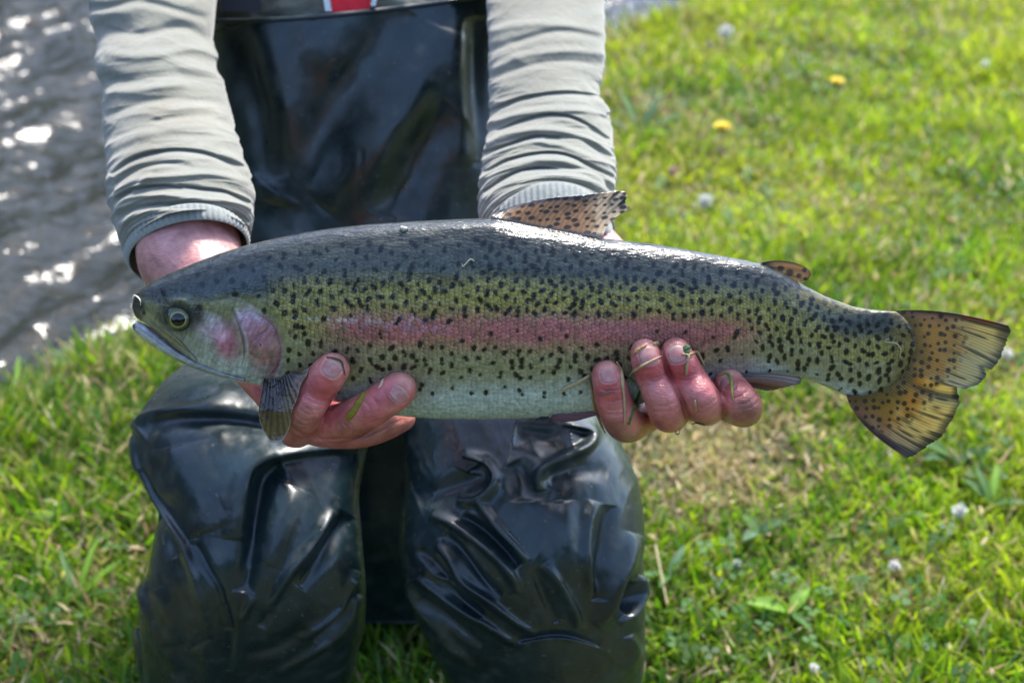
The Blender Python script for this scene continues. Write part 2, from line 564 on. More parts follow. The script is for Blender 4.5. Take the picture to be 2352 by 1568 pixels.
def sow(n, y0, y1, hmin, hmax, wmin, wmax, margin=330, xr=(-2.0, 2.4), thin=True):
    x, y = near_area(n, xr[0], xr[1], y0, y1, rs)
    m = visible_zone(x, y, margin) & (shore(x, y) < 0.02)
    x, y = x[m], y[m]
    # tufts: pull the blades towards clump centres
    cx = np.round(x / 0.035) * 0.035 + 0.016 * vn(x * 28, y * 28, 2); cy = np.round(y / 0.035) * 0.035 + 0.016 * vn(x * 28, y * 28, 4)
    k = 0.45 * rs.rand(len(x)); x = x * (1 - k) + cx * k; y = y * (1 - k) + cy * k
    c, p, d = grass_cols(x, y, rs)
    keep = rs.rand(len(x)) > p * (0.55 if thin else 0)
    x, y, c, p, d = x[keep], y[keep], c[keep], p[keep], d[keep]
    tall = 0.62 + 0.75 * np.clip(0.5 + fbm(x * 3.3, y * 3.3, 31, 3), 0, 1)
    h = rs.uniform(hmin, hmax, len(x)) * tall * (1 - 0.55 * p)
    edge = sst(-0.30, -0.02, shore(x, y)); h *= 1 + 0.35 * edge
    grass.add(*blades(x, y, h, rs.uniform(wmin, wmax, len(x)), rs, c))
sow(120000, 0.85, 1.9, 0.025, 0.078, 0.0025, 0.0062, xr=(-1.1, 1.1))
sow(130000, 1.9, 3.1, 0.028, 0.075, 0.003, 0.0068, xr=(-1.5, 1.6))
sow(110000, 3.1, 5.2, 0.03, 0.07, 0.004, 0.008, xr=(-1.6, 2.4))
# flattened dry thatch
x, y = near_area(60000, -1.3, 2.0, 0.9, 4.2, rs)
m = visible_zone(x, y, 250) & (shore(x, y) < 0) & (rs.rand(len(x)) < 0.25 + patchiness(x, y))
x, y = x[m], y[m]
c = DRY[rs.randint(0, 5, len(x))] * rs.uniform(0.7, 1.25, len(x))[:, None]
grass.add(*blades(x, y, rs.uniform(0.02, 0.06, len(x)), rs.uniform(0.0015, 0.004, len(x)), rs, c, curl=0.3, lean=0.15, flat=1.15))
# small round clover leaves
def leaflets(n, rs):
    x, y = near_area(n, -1.2, 2.0, 0.9, 4.2, rs)
    m = visible_zone(x, y, 250) & (shore(x, y) < 0) & (fbm(x * 2.6, y * 2.6, 41, 3) > 0.03)
    x, y = x[m], y[m]; k = len(x)
    z = ground_z(x, y) + rs.uniform(0.012, 0.035, k)
    r = rs.uniform(0.005, 0.010, k)
    col = np.array([0.05, 0.13, 0.02]) * rs.uniform(0.7, 1.6, k)[:, None] * np.array([1, 1, 1])
    for j in range(3):
        a = rs.uniform(0, 6.28, k) if j == 0 else a + 2.094
        if j == 0: tx, ty = rs.normal(0, 0.35, k), rs.normal(0, 0.35, k)
        V = np.zeros((k, 5, 3), np.float32)
        for i, (u, s) in enumerate(((0.05, 0), (0.75, -0.55), (1.25, -0.3), (1.25, 0.3), (0.75, 0.55))):
            ox = r * (u * np.cos(a) - s * np.sin(a)); oy = r * (u * np.sin(a) + s * np.cos(a))
            V[:, i] = np.stack([x + ox, y + oy, z + tx * ox + ty * oy + 0.15 * r * abs(s)], -1)
        b0 = (np.arange(k) * 5)[:, None]
        grass.add(V.reshape(-1, 3), b0 + [[1, 2, 3, 4]], b0 + [[0, 1, 4]], np.repeat(col, 5, 0))
leaflets(7000, rs)
g_obj = grass.build('grass', M['leaf'])
tag(g_obj, 'short green and straw coloured grass covering the river bank', 'grass', kind='stuff')

# broad weed leaves that can be told apart, dandelions and seed heads
def leaf_mesh(L, Wd, col, bend=0.5, tilt=0.5, n=8, jag=0.0, seed=0):
    r = np.random.RandomState(seed)
    t = np.linspace(0, 1, n)
    prof = np.sin(np.pi * np.clip(t, 0.02, 0.985) ** 0.8) ** 0.8
    V = []; K = []
    for i, tt in enumerate(t):
        a = tilt + bend * tt
        cx = L * (np.sin(tilt) * tt + 0.0); 
        px = L * tt * math.cos(0.9 - a * 0.6); pz = L * (tt * math.sin(0.9 - tilt) - bend * tt * tt * 0.4)
        w = Wd * 0.5 * prof[i] * (1 + jag * ((i % 2) * 2 - 1))
        for s in (-1, -0.5, 0, 0.5, 1):
            V.append((px, s * w, pz + abs(s) * w * 0.45)); K.append(np.array(col) * (1.25 if s == 0 else 0.9 + 0.15 * r.rand()))
    return np.array(V), gridfaces(n, 5), np.array(K)
def place(V, base, rz, sc=1.0):
    c, s = math.cos(rz), math.sin(rz)
    return np.stack([V[:, 0] * c - V[:, 1] * s, V[:, 0] * s + V[:, 1] * c, V[:, 2]], -1) * sc + np.asarray(base)
def on_ground(px, py):
    g = G(px, py); g[2] = ground_z(g[0], g[1]); return g

def weed(px, py, leaves, label, cat='weed', group=None):
    base = on_ground(px, py)
    e = empty('broad_leaf_weed', base); tag(e, label, cat, group)
    for k, (rz, L, Wd, col, tilt) in enumerate(leaves):
        V, q, K = leaf_mesh(L, Wd, col, tilt=tilt, seed=k, jag=0.06)
        obj('leaf', place(V, base + [0, 0, 0.012], rz), q, M['leaf'], e, colors=K)
    return e
bright = (0.17, 0.34, 0.02); mid = (0.07, 0.17, 0.03); deep = (0.035, 0.11, 0.03); blu = (0.09, 0.19, 0.09)
weed(1812, 1432, [(math.radians(175), 0.055, 0.024, bright, 0.5), (math.radians(50), 0.045, 0.017, bright, 0.45), (math.radians(-70), 0.05, 0.014, mid, 0.5)],
     'low weed with two bright yellow green leaves in the grass below the tail fin')
weed(2190, 905 + 190, [(math.radians(200), 0.06, 0.02, deep, 0.4), (math.radians(160), 0.055, 0.022, mid, 0.3), (math.radians(15), 0.06, 0.018, deep, 0.5)],
     'dark green broad leaved weed just below the tip of the tail fin')
weed(1535, 1350, [(math.radians(210), 0.05, 0.012, mid, 0.3), (math.radians(250), 0.05, 0.012, mid, 0.3), (math.radians(60), 0.05, 0.012, blu, 0.3)],
     'narrow leaved weed growing beside the shiny wader leg')
weed(1740, 1255, [(math.radians(120), 0.035, 0.018, mid, 0.4), (math.radians(20), 0.04, 0.018, deep, 0.4), (math.radians(230), 0.04, 0.018, blu, 0.4)],
     'small rounded weed in the shaded grass below the four curled fingers')
weed(2270, 1190, [(math.radians(100), 0.06, 0.013, mid, 0.2), (math.radians(70), 0.065, 0.012, bright, 0.2), (math.radians(130), 0.05, 0.014, mid, 0.3), (math.radians(-20), 0.05, 0.013, mid, 0.4)],
     'tuft of long pointed weed leaves beside a small white flower')
weed(1470, 330, [(math.radians(60), 0.13, 0.022, deep, 0.1), (math.radians(110), 0.13, 0.02, mid, 0.1), (math.radians(20), 0.12, 0.022, mid, 0.3), (math.radians(170), 0.10, 0.02, deep, 0.3), (math.radians(-60), 0.11, 0.022, bright, 0.3)],
     'dark tufted weed with long leaves close to the wrinkled sleeve elbow')
weed(2110, 870, [(math.radians(10), 0.07, 0.018, bright, 0.35), (math.radians(150), 0.07, 0.018, mid, 0.3), (math.radians(250), 0.06, 0.016, bright, 0.4)],
     'bright leafy weed half hidden behind the tail fin')
weed(180, 1385, [(math.radians(40), 0.07, 0.010, bright, 0.2), (math.radians(120), 0.075, 0.010, mid, 0.2), (math.radians(-10), 0.07, 0.009, mid, 0.3), (math.radians(80), 0.08, 0.009, bright, 0.1)],
     'tuft of long bright blades near the water side of the wader leg')
weed(40, 960, [(math.radians(30), 0.09, 0.014, mid, 0.2), (math.radians(100), 0.10, 0.013, bright, 0.2), (math.radians(160), 0.08, 0.013, deep, 0.3)],
     'leafy tuft at the edge of the bank close to the water')

M['petal'] = mat_leaf('flower_petal', 0.3, 0.6)
def stem_tube(a, b, r, sag=(0, 0, 0), n=7, m=6):
    a = np.asarray(a, float); b = np.asarray(b, float)
    t = np.linspace(0, 1, n)[:, None]
    c = a + (b - a) * t + np.asarray(sag) * 4 * t * (1 - t)
    ax = (b - a) / (np.linalg.norm(b - a) + 1e-9)
    u = np.cross(ax, [0.3, 0.9, 0.1]); u /= np.linalg.norm(u); v = np.cross(ax, u)
    ang = np.linspace(0, 2 * np.pi, m, endpoint=False)
    V = c[:, None] + r * (np.cos(ang)[:, None] * u + np.sin(ang)[:, None] * v)[None] * (1 - 0.3 * t[:, None])
    return V.reshape(-1, 3), gridfaces(n, m, True)
def dandelion(px, py, hgt, R, label, stemcol=(0.14, 0.13, 0.05)):
    top = G(px, py, hgt); 
    base = np.array([top[0] - 0.004, top[1] + 0.006, 0.0]); base[2] = ground_z(base[0], base[1])
    e = empty('dandelion', base); tag(e, label, 'dandelion', 'yellow dandelions in the lawn')
    V, q = stem_tube(base, top, 0.0022, (0.006, 0, 0))
    obj('stem', V, q, M['leaf'], e, colors=np.tile(stemcol, (len(V), 1)))
    r = np.random.RandomState(int(px)); bag = Bag()
    for ring, (rr, up, k) in enumerate(((1.0, 0.5, 30), (0.8, 1.1, 24), (0.5, 1.6, 18))):
        for i in range(k):
            a = i / k * 6.283 + ring * 0.3 + r.normal(0, 0.08)
            L = R * rr * r.uniform(0.85, 1.1); w = R * 0.16
            ca, sa = math.cos(a), math.sin(a)
            pts = [(0.1 * L, -w * .5, 0), (0.1 * L, w * .5, 0), (L * .7, w * .6, up * L * .5), (L * .7, -w * .6, up * L * .5), (L, w * .4, up * L * .55), (L, -w * .4, up * L * .55)]
            VV = np.array([(p * ca - s * sa, p * sa + s * ca, z) for p, s, z in pts]) + top
            bag.add(VV, [[0, 1, 2, 3], [3, 2, 4, 5]], None, np.tile(np.array([0.80, 0.60, 0.004]) * r.uniform(0.8, 1.1), (6, 1)))
    bag.build('flower_head', M['petal'], e)
    ang = np.linspace(0, 6.283, 10, endpoint=False)
    V = np.concatenate([np.stack([np.cos(ang) * rr, np.sin(ang) * rr, ang * 0 + zz], -1) for rr, zz in ((0.001, -R * .5), (R * .35, -R * .4), (R * .42, 0.0))]) + top
    obj('calyx', V, gridfaces(3, 10, True), M['leaf'], e, colors=np.tile((0.05, 0.11, 0.03), (len(V), 1)))
    return e
dandelion(1659, 294, 0.075, 0.0185, 'larger open yellow dandelion nearest the grey sleeve')
dandelion(1922, 190, 0.09, 0.0175, 'smaller yellow dandelion on a tall stalk farther up the lawn')
def puff(px, py, hgt, R, label, col=(0.75, 0.75, 0.72), name='seed_head', stemcol=(0.2, 0.16, 0.08), base_off=(0.004, -0.003), group='small white flowers and seed heads'):
    top = G(px, py, hgt)
    base = np.array([top[0] + base_off[0], top[1] + base_off[1], 0.0]); base[2] = ground_z(base[0], base[1])
    e = empty(name, base); tag(e, label, 'flower', group)
    V, q = stem_tube(base, top, 0.0014, (0.003, 0, 0))
    obj('stem', V, q, M['leaf'], e, colors=np.tile(stemcol, (len(V), 1)))
    r = np.random.RandomState(int(px + py)); n = 130
    d = r.normal(size=(n, 3)); d /= np.linalg.norm(d, axis=1)[:, None]
    s = np.cross(d, r.normal(size=(n, 3))); s /= np.linalg.norm(s, axis=1)[:, None]
    L = R * r.uniform(0.7, 1.1, n)[:, None]
    V = np.stack([top + d * L * 0.1, top + d * L - s * L * 0.16, top + d * L * 1.12, top + d * L + s * L * 0.16], 1).reshape(-1, 3)
    obj('flower_head', V, np.arange(n * 4).reshape(-1, 4), M['petal'], e, colors=np.repeat(np.array(col) * r.uniform(0.75, 1.1, n)[:, None], 4, 0))
    return e
puff(1667, 72, 0.07, 0.017, 'large fluffy white seed head far up the lawn near the river')
puff(1630, 103, 0.05, 0.008, 'small pale bud next to the large fluffy seed head', (0.45, 0.42, 0.36))
0 and puff(2085, 62, 0.05, 0.010, 'tiny white flower at the far upper part of the lawn')
0 and puff(1738, 82, 0.05, 0.010, 'pale seed head just beside the large fluffy one', (0.6, 0.6, 0.5))
puff(2262, 147, 0.05, 0.009, 'white flower in the far lawn beside the darkest clump of grass')
puff(1655, 350, 0.03, 0.011, 'pinkish white flower directly under the larger dandelion', (0.7, 0.58, 0.58))
puff(1545, 392, 0.04, 0.010, 'faded pink flower between sleeve and lawn', (0.55, 0.36, 0.33))
puff(1620, 462, 0.03, 0.014, 'ragged white flower beyond the spread dorsal fin')
puff(2203, 1172, 0.035, 0.009, 'small white flower in the grass below the tail fin')
puff(2055, 1298, 0.055, 0.0065, 'closed white bud on a leaning reddish stalk', (0.8, 0.78, 0.74), stemcol=(0.32, 0.13, 0.11), base_off=(0.028, -0.05))
puff(2312, 812, 0.03, 0.009, 'white flower on straw coloured turf behind the tail fin')
puff(1870, 1532, 0.03, 0.005, 'tiny white petal standing at the bottom of the lawn')
puff(1693, 1293, 0.03, 0.005, 'tiny pale flower in shaded grass beside the wader leg', (0.5, 0.58, 0.48))
# loose dry stalk by the leg
a = on_ground(1500, 1335); b = on_ground(1530, 1420)
V, q = stem_tube(a + [0, 0, .05], b + [0, 0, .02], 0.0017)
tag(obj('dry_stalk', V, q, M['straw'], colors=np.tile((0.5, 0.42, 0.25), (len(V), 1)), loc=a), 'thick dry stalk lying in the grass beside the wader leg', 'stalk')

# wood on the far bank: dark mass of trees the river and the wet rubber mirror
def wood(name, label, pos, seed, n, hbase):
    r = np.random.RandomState(seed); bag = Bag()
    t = r.uniform(-60, 70, n); s = r.uniform(0, 6, n)
    hmax = hbase + 0.35 * hbase * vn(t * 0.23, t * 0 + 4, 3) + 1.2 * vn(t * 0.9, t * 0, 6)
    z = r.uniform(0, 1, n) ** 0.7 * hmax
    cx, cy = pos(t, s)
    c = np.stack([cx, cy, z], -1)
    a = r.normal(size=(n, 3)); a /= np.linalg.norm(a, axis=1)[:, None]
    b = np.cross(a, r.normal(size=(n, 3))); b /= np.linalg.norm(b, axis=1)[:, None]
    sz = r.uniform(0.35, 0.8, n)[:, None]
    V = np.stack([c - a * sz, c - b * sz * .6, c + a * sz, c + b * sz * .6], 1).reshape(-1, 3)
    bag.add(V, np.arange(n * 4).reshape(-1, 4), None, np.repeat(np.array([0.035, 0.06, 0.02]) * r.uniform(0.5, 1.5, n)[:, None], 4, 0))
    o = bag.build(name, M['leaf'], smooth=False)
    tag(o, label, 'wood', kind='stuff')
wood('far_wood', 'wood of dark leafy trees along the opposite river bank', lambda t, s: (SH_A[0] + t * SH_D[0] + (17 + s) * SH_N[0], SH_A[1] + t * SH_D[1] + (17 + s) * SH_N[1]), 5, 16000, 9.5)
wood('added_woodland', 'dense dark woodland added out of view behind the camera', lambda t, s: (t * 0.8, -13 - s), 6, 17000, 4.6)  # unseen wood added behind the camera to darken reflections and fill

# ------------------------------------------------------------------ the trout
D0 = 1.0
PX = 1.0 / F
PHI = math.radians(27)
top_t = smooth_tab([(303, 701), (304.5, 690), (308, 680), (318, 666), (345, 647), (400, 621), (450, 600), (500, 580), (560, 561), (620, 546), (700, 529), (780, 517), (860, 509),
                    (950, 503), (1050, 498), (1140, 495), (1240, 514), (1320, 530), (1390, 544), (1500, 556), (1600, 573), (1700, 592), (1760, 605), (1800, 624), (1850, 655),
                    (1900, 680), (1960, 702), (2000, 709), (2060, 714), (2085, 735), (2100, 760), (2108, 800)], 9)
bot_t = smooth_tab([(303, 703), (304.5, 716), (309, 726), (318, 734), (335, 742), (365, 766), (400, 800), (450, 838), (500, 860), (560, 877), (600, 887), (660, 902), (745, 917), (830, 936),
                    (905, 954), (1000, 962), (1100, 963), (1200, 961), (1300, 957), (1370, 950), (1467, 928), (1560, 905), (1650, 885), (1720, 870), (1800, 864), (1850, 869),
                    (1900, 889), (1946, 911), (1981, 914), (2040, 905), (2069, 880), (2085, 860), (2100, 830), (2108, 802)], 9)
thick = smooth_tab([(303, 0.0012), (306, 0.0045), (318, 0.009), (345, 0.0135), (400, 0.0195), (500, 0.027), (650, 0.0335), (900, 0.039), (1200, 0.038), (1500, 0.031),
                    (1750, 0.0225), (1950, 0.0135), (2050, 0.008), (2100, 0.0045), (2108, 0.003)], 25)
def section(x, al):
    """fish surface at station x and angle al (0 back ridge, pi belly, front side between): image x, y and depth"""
    x, al = np.broadcast_arrays(np.asarray(x, float), np.asarray(al, float))
    t, b = top_t(x), bot_t(x)
    yc = (t + b) / 2; hv = (b - t) / 2 * PX * D0
    a = hv / math.cos(PHI) * 0.985; n0 = thick(x)
    sn = np.sin(al); cs = np.cos(al)
    z = a * cs; n = n0 * np.sign(sn) * np.abs(sn) ** 0.93 * (1 - 0.14 * cs)
    ext = np.sqrt((a * math.cos(PHI)) ** 2 + (n0 * math.sin(PHI)) ** 2) * 1.02
    v = (z * math.cos(PHI) - n * math.sin(PHI)) / ext * hv
    w = z * math.sin(PHI) + n * math.cos(PHI)
    d = D0 + (yc - 730) * PX * math.tan(PHI) * 0.8 - w
    return x, yc - v / PX, d
_fx = np.linspace(303, 2108, 903); _fa = np.linspace(0.0, np.pi, 121)
_X, _Y, _D = section(_fx[:, None], _fa[None, :])
_YG = np.linspace(480, 980, 501)
_FD = np.full((len(_fx), len(_YG)), np.nan)
for i in range(len(_fx)):
    k0 = int(np.argmin(_Y[i])); k1 = int(np.argmax(_Y[i])) + 1
    _FD[i] = np.interp(_YG, _Y[i, k0:k1], _D[i, k0:k1])
def front(x, y):
    x = np.clip(np.asarray(x, float), 303, 2108); y = np.clip(np.asarray(y, float), 480, 980)
    fi = (x - 303) / (2108 - 303) * (len(_fx) - 1); fj = (y - 480) / 500 * 500
    i = np.minimum(fi.astype(int), len(_fx) - 2); j = np.minimum(fj.astype(int), 499)
    a = fi - i; b = fj - j
    return (_FD[i, j] * (1 - a) + _FD[i + 1, j] * a) * (1 - b) + (_FD[i, j + 1] * (1 - a) + _FD[i + 1, j + 1] * a) * b

# dark spots
def make_spots():
    r = np.random.RandomState(42); pts = []
    cell = {}
    def want(x, y):
        t, b = float(top_t(x)), float(bot_t(x)); rr = (y - t) / (b - t)
        if x < 600:
            if y > 700 - 0 * x or y > 640 + (x - 400) * 0.25: return None
            if x < 375: return None
            return 29, 6.0, 1.15
        if rr < 0.02 or rr > 0.97: return None
        if x < 660 and y > 720: return None
        mid = 750 + (x - 700) * 0.012
        band = abs(y - mid) < 36 and 700 < x < 1720
        if band: return 58, 5.5, 1.1
        if x > 1700:
            if y > 862 + (x - 1850) * 0.30 - 12 and x < 1960: return 40, 3.0, 1.2
            return 21.0, 6.1, 1.5
        belly = 905 - max(0, x - 1300) * 0.12
        if y > belly: return None
        if y > belly - 45: return 34, 5.0, 1.2
        if y > mid: return 25, 6.2, 1.35
        if y < t + 0.32 * (b - t) and x < 1100: return 29, 6.4, 1.5
        return (21.5 if x > 800 else 24.5), 6.4, 1.5
    for _ in range(90000):
        x = r.uniform(375, 2100); y = r.uniform(498, 960)
        if y < top_t(x) + 3 or y > bot_t(x) - 2: continue
        w = want(x, y)
        if w is None: continue
        sp = w[0]
        ci, cj = int(x // 30), int(y // 30); ok = True
        for a in range(ci - 2, ci + 3):
            for b in range(cj - 2, cj + 3):
                for (qx, qy, qs) in cell.get((a, b), ()):
                    if (qx - x) ** 2 + (qy - y) ** 2 < (min(sp, qs) * 0.5 + 0.5 * sp * 0.5 + qs * 0.25) ** 2 * 0.84: ok = False; break
                if not ok: break
            if not ok: break
        if not ok: continue
        cell.setdefault((ci, cj), []).append((x, y, sp))
        rad = 1.10 * w[1] * r.uniform(0.75, 1.2); ang = 90 + r.normal(0, 24) if r.rand() < 0.8 else r.uniform(0, 180)
        asp = w[2] * r.uniform(0.85, 1.2)
        pts.append((x, y, rad * asp ** 0.5, rad / asp ** 0.5, math.radians(ang)))
        if r.rand() < 0.24 and x > 600:
            o = rad * 1.7; pts.append((x + o * math.cos(math.radians(ang)) + r.normal(0, 1), y + o * math.sin(math.radians(ang)), rad * 0.85, rad * 0.75, 0))
    return np.array(pts)
SPOTS = make_spots()
_SG = {}
for k, s in enumerate(SPOTS):
    for a in (-1, 0, 1):
        for b in (-1, 0, 1):
            _SG.setdefault((int(s[0] // 24) + a, int(s[1] // 24) + b), []).append(k)
def spot_mask(x, y):
    shp = x.shape; x = x.ravel(); y = y.ravel(); m = np.zeros(len(x))
    key = (np.floor(x / 24).astype(int)) * 1000 + np.floor(y / 24).astype(int)
    order = np.argsort(key, kind='stable'); ks = key[order]
    u, st = np.unique(ks, return_index=True); st = np.append(st, len(ks))
    wob = 0.16 * vn(x * 0.19, y * 0.19, 5)
    for i, kk in enumerate(u):
        lst = _SG.get((kk // 1000, kk % 1000))
        if not lst: continue
        idx = order[st[i]:st[i + 1]]
        for k in lst:
            s = SPOTS[k]; c, sn = math.cos(s[4]), math.sin(s[4])
            dx = x[idx] - s[0]; dy = y[idx] - s[1]
            q = np.sqrt(((dx * c + dy * sn) / s[2]) ** 2 + ((-dx * sn + dy * c) / s[3]) ** 2) + wob[idx]
            m[idx] = np.maximum(m[idx], 1 - sst(0.78, 1.22, q))
    return m.reshape(shp)

def fish_color(x, y):
    t, b = top_t(x), bot_t(x); r = np.clip((y - t) / (b - t), 0, 1)
    n = fbm(x * 0.02, y * 0.03, 2, 4); n2 = fbm(x * 0.09, y * 0.09, 4, 3)
    back = np.array([0.022, 0.028, 0.024]); slate = np.array([0.070, 0.078, 0.062]); olive = np.array([0.29, 0.25, 0.075])
    low = np.array([0.29, 0.275, 0.135]); belly = np.array([0.50, 0.58, 0.52]); pink = np.array([0.42, 0.120, 0.115])
    shp = x.shape + (3,)
    c = np.broadcast_to(back, shp).copy()
    c = mix(c, slate, sst(0.03, 0.26, r + 0.05 * n))
    c = mix(c, olive, sst(0.26, 0.44, r + 0.09 * n))
    c = mix(c, olive * [1.15, 1.12, 0.8], 0.6 * blob(x, y, 1350, 680, 560, 34, 2, 0.7))
    c = mix(c, low, sst(0.56, 0.70, r + 0.04 * n))
    yb = 884 + 14 * n - np.clip(x - 1250, 0, 500) * 0.085 + np.clip(x - 1750, 0, 400) * 0.26 + np.clip(900 - x, 0, 300) * 0.10
    bel = sst(-34, 34, y - yb) * (1 - sst(1930, 2060, x) * 0.9)
    c = mix(c, belly, bel)
    c = mix(c, np.array([0.52, 0.60, 0.62]), 0.8 * bel * sst(1450, 1750, x))
    yl = 752 + (x - 900) * 0.014
    pk = np.exp(-((y - yl) / 36.0) ** 2 * np.where(y > yl, 0.8, 1.25)) * sst(690, 860, x) * (1 - sst(1620, 1800, x))
    pk = np.clip(pk * (1.15 + 0.6 * n + 0.35 * n2), 0, 1)
    c = mix(c, pink, pk * 0.92)
    c = mix(c, np.array([0.50, 0.15, 0.16]), 0.6 * blob(x, y, 1500, 765, 90, 26, 0, 0.7))
    c = mix(c, np.array([0.44, 0.26, 0.32]), 0.5 * blob(x, y, 900, 742, 110, 20, 3, 0.8) * sst(-0.2, 0.3, n2))
    # darker reddish brown tint round the fingers
    for (px, py, rx, ry, ro) in ((770, 830, 75, 55, -30), (930, 875, 75, 40, 10), (1400, 850, 65, 50, 0), (1520, 790, 110, 45, 0), (1680, 860, 65, 50, 0)):
        c = mix(c, np.array([0.20, 0.12, 0.08]), 0.5 * blob(x, y, px, py, rx, ry, ro, 0.6))
    # lateral line: a row of paler scales
    ll = np.exp(-((y - (730 + (x - 700) * 0.052 * (x < 900) + 10.4 * (x >= 900))) / 4.5) ** 2) * sst(640, 690, x) * (1 - sst(820, 960, x))
    c = mix(c, np.array([0.6, 0.6, 0.55]), 0.42 * ll * sst(-0.3, 0.2, vn(x * 0.11, y * 0, 3)))
    c = mix(c, np.array([0.20, 0.14, 0.04]), 0.9 * sst(2025, 2085, x + 20 * n))
    # ---------- head
    hd = 1 - sst(-10, 14, x - (600 - np.clip(y - 700, -200, 0) * 0.15 + 50 * blob(x, y, 600, 810, 200, 110, 0, 0.8)))
    hc = np.broadcast_to(np.array([0.022, 0.026, 0.022]), shp).copy()
    hc = mix(hc, np.array([0.045, 0.058, 0.060]), sst(22, 75, y - t))
    hc = mix(hc, np.array([0.20, 0.195, 0.085]), sst(668, 700, y + 0.05 * (x - 500) + 6 * n))
    hc = mix(hc, np.array([0.30, 0.32, 0.23]), sst(735, 790, y - 0.1 * (x - 450)))
    hc = mix(hc, np.array([0.56, 0.63, 0.58]), sst(785, 852, y - 0.16 * (x - 470)))
    lil = np.array([0.56, 0.42, 0.48]); mag = np.array([0.48, 0.12, 0.20])
    hc = mix(hc, lil, 0.9 * blob(x, y, 478, 750, 32, 26, 20, 0.5) * np.clip(0.65 + 0.9 * n2, 0, 1))
    hc = mix(hc, np.array([0.50, 0.50, 0.52]), 0.6 * blob(x, y, 500, 742, 34, 16, 25, 0.5) * np.clip(0.5 + 1.4 * vn(x * 0.25 + y * 0.1, y * 0.08, 12), 0, 1))
    hc = mix(hc, lil, 0.85 * blob(x, y, 566, 735, 26, 28, 60, 0.6))
    hc = mix(hc, mag, 0.85 * blob(x, y, 520, 785, 26, 40, -15, 0.7))
    hc = mix(hc, np.array([0.75, 0.45, 0.55]), 0.8 * blob(x, y, 508, 770, 17, 13, 0, 0.8))
    hc = mix(hc, np.array([0.36, 0.14, 0.12]), 0.9 * blob(x, y, 606, 800, 42, 62, -18, 0.45) * (0.85 + 0.5 * n2))
    hc = mix(hc, np.array([0.46, 0.22, 0.30]), 0.75 * blob(x, y, 590, 760, 40, 28, 35, 0.6))
    hc = mix(hc, np.array([0.26, 0.10, 0.15]), 0.75 * np.exp(-((np.hypot((x - 596) / 46.0, (y - 806) / 74.0) - 1) / 0.10) ** 2) * (x > 600))
    hc = mix(hc, np.array([0.035, 0.035, 0.028]), 0.92 * blob(x, y, 314, 706, 17, 30, -8, 0.35))
    hc = mix(hc, np.array([0.30, 0.31, 0.16]), 0.8 * blob(x, y, 352, 738, 34, 10, 38, 0.5))
    hc = mix(hc, np.array([0.02, 0.022, 0.02]), 0.9 * blob(x, y, 448, 722, 20, 24, 0, 0.7))
    hc = mix(hc, np.array([0.04, 0.045, 0.04]), 0.85 * blob(x, y, 408, 728, 46, 38, 15, 0.4))
    lines = strokes(x, y, [([(532, 706), (546, 740), (559, 785), (561, 815), (554, 846)], 1.9, 1.0), ([(575, 792), (592, 770), (620, 752)], 2.2, .8), ([(568, 800), (580, 815), (604, 824)], 1.8, .6), ([(598, 778), (584, 800), (578, 815)], 1.8, .5),
        ([(388, 762), (411, 780), (435, 806), (450, 823), (453, 836)], 2.0, 1.1), ([(548, 874), (590, 860), (640, 852)], 2.0, .7), ([(520, 866), (570, 874), (612, 868)], 1.6, .6), ([(450, 700), (480, 690), (530, 686), (590, 700)], 2.4, .6),
        ([(372, 700), (366, 720), (372, 745)], 2.4, .8), ([(462, 770), (492, 778), (505, 790)], 1.8, .6), ([(440, 742), (452, 728), (452, 708)], 3, .8), ([(480, 800), (505, 830), (545, 852)], 1.8, .35)])
    hc = mix(hc, np.array([0.035, 0.028, 0.03]), np.clip(lines, 0, 1) * 0.8)
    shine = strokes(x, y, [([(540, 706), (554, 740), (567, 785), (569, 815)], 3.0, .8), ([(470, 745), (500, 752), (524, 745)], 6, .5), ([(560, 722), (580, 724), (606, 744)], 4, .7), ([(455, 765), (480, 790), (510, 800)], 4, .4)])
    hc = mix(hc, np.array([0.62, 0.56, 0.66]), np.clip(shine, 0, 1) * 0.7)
    for (sx, sy, sr) in ((331, 719, 4), (375, 672, 6), (366, 690, 5), (458, 706, 6), (404, 668, 5), (424, 665, 5)):
        hc = mix(hc, np.array([0.015, 0.016, 0.018]), 0.9 * blob(x, y, sx, sy, sr, sr * 1.3, 0, 0.3))
    hc = hc * (1 + 0.30 * fbm(x * 0.12 + y * 0.05, y * 0.05, 9, 3) + 0.25 * vn(x * 0.32 + y * 0.1, y * 0.07, 2))[..., None]
    c = mix(c, hc, hd)
    c = c * (1 + 0.14 * n2 + 0.08 * n)[..., None]
    sm = spot_mask(x, y) * (1 - 0.0 * hd)
    sm = sm * (1 - 0.35 * (r < 0.1))
    return mix(c, np.array([0.005, 0.005, 0.006]), sm * 0.99)

HEAD_STROKES = [
    ([(532, 712), (548, 742), (561, 785), (563, 812), (556, 842)], 5, -0.0011),
    ([(536, 712), (554, 742), (568, 785), (570, 815)], 9, 0.0009, 'r'),
    ([(480, 735), (470, 770), (500, 800)], 12, 0.0008),
    ([(575, 792), (592, 770), (618, 752)], 5, -0.0009), ([(570, 800), (580, 815), (600, 822)], 5, -0.0006),
    ([(430, 760), (470, 800), (520, 850), (570, 868)], 8, 0.0007),
    ([(388, 700), (400, 692), (425, 694), (446, 715)], 8, 0.0016),
    ([(385, 748), (410, 762), (436, 755)], 6, 0.0012),
    ([(500, 690), (540, 682), (580, 700), (640, 735)], 5, -0.0006),
    ([(365, 655), (372, 690), (368, 715)], 6, -0.0008),
    ([(548, 872), (590, 858), (640, 852)], 4, -0.0007), ([(520, 862), (570, 872), (610, 866)], 4, -0.0006),
]
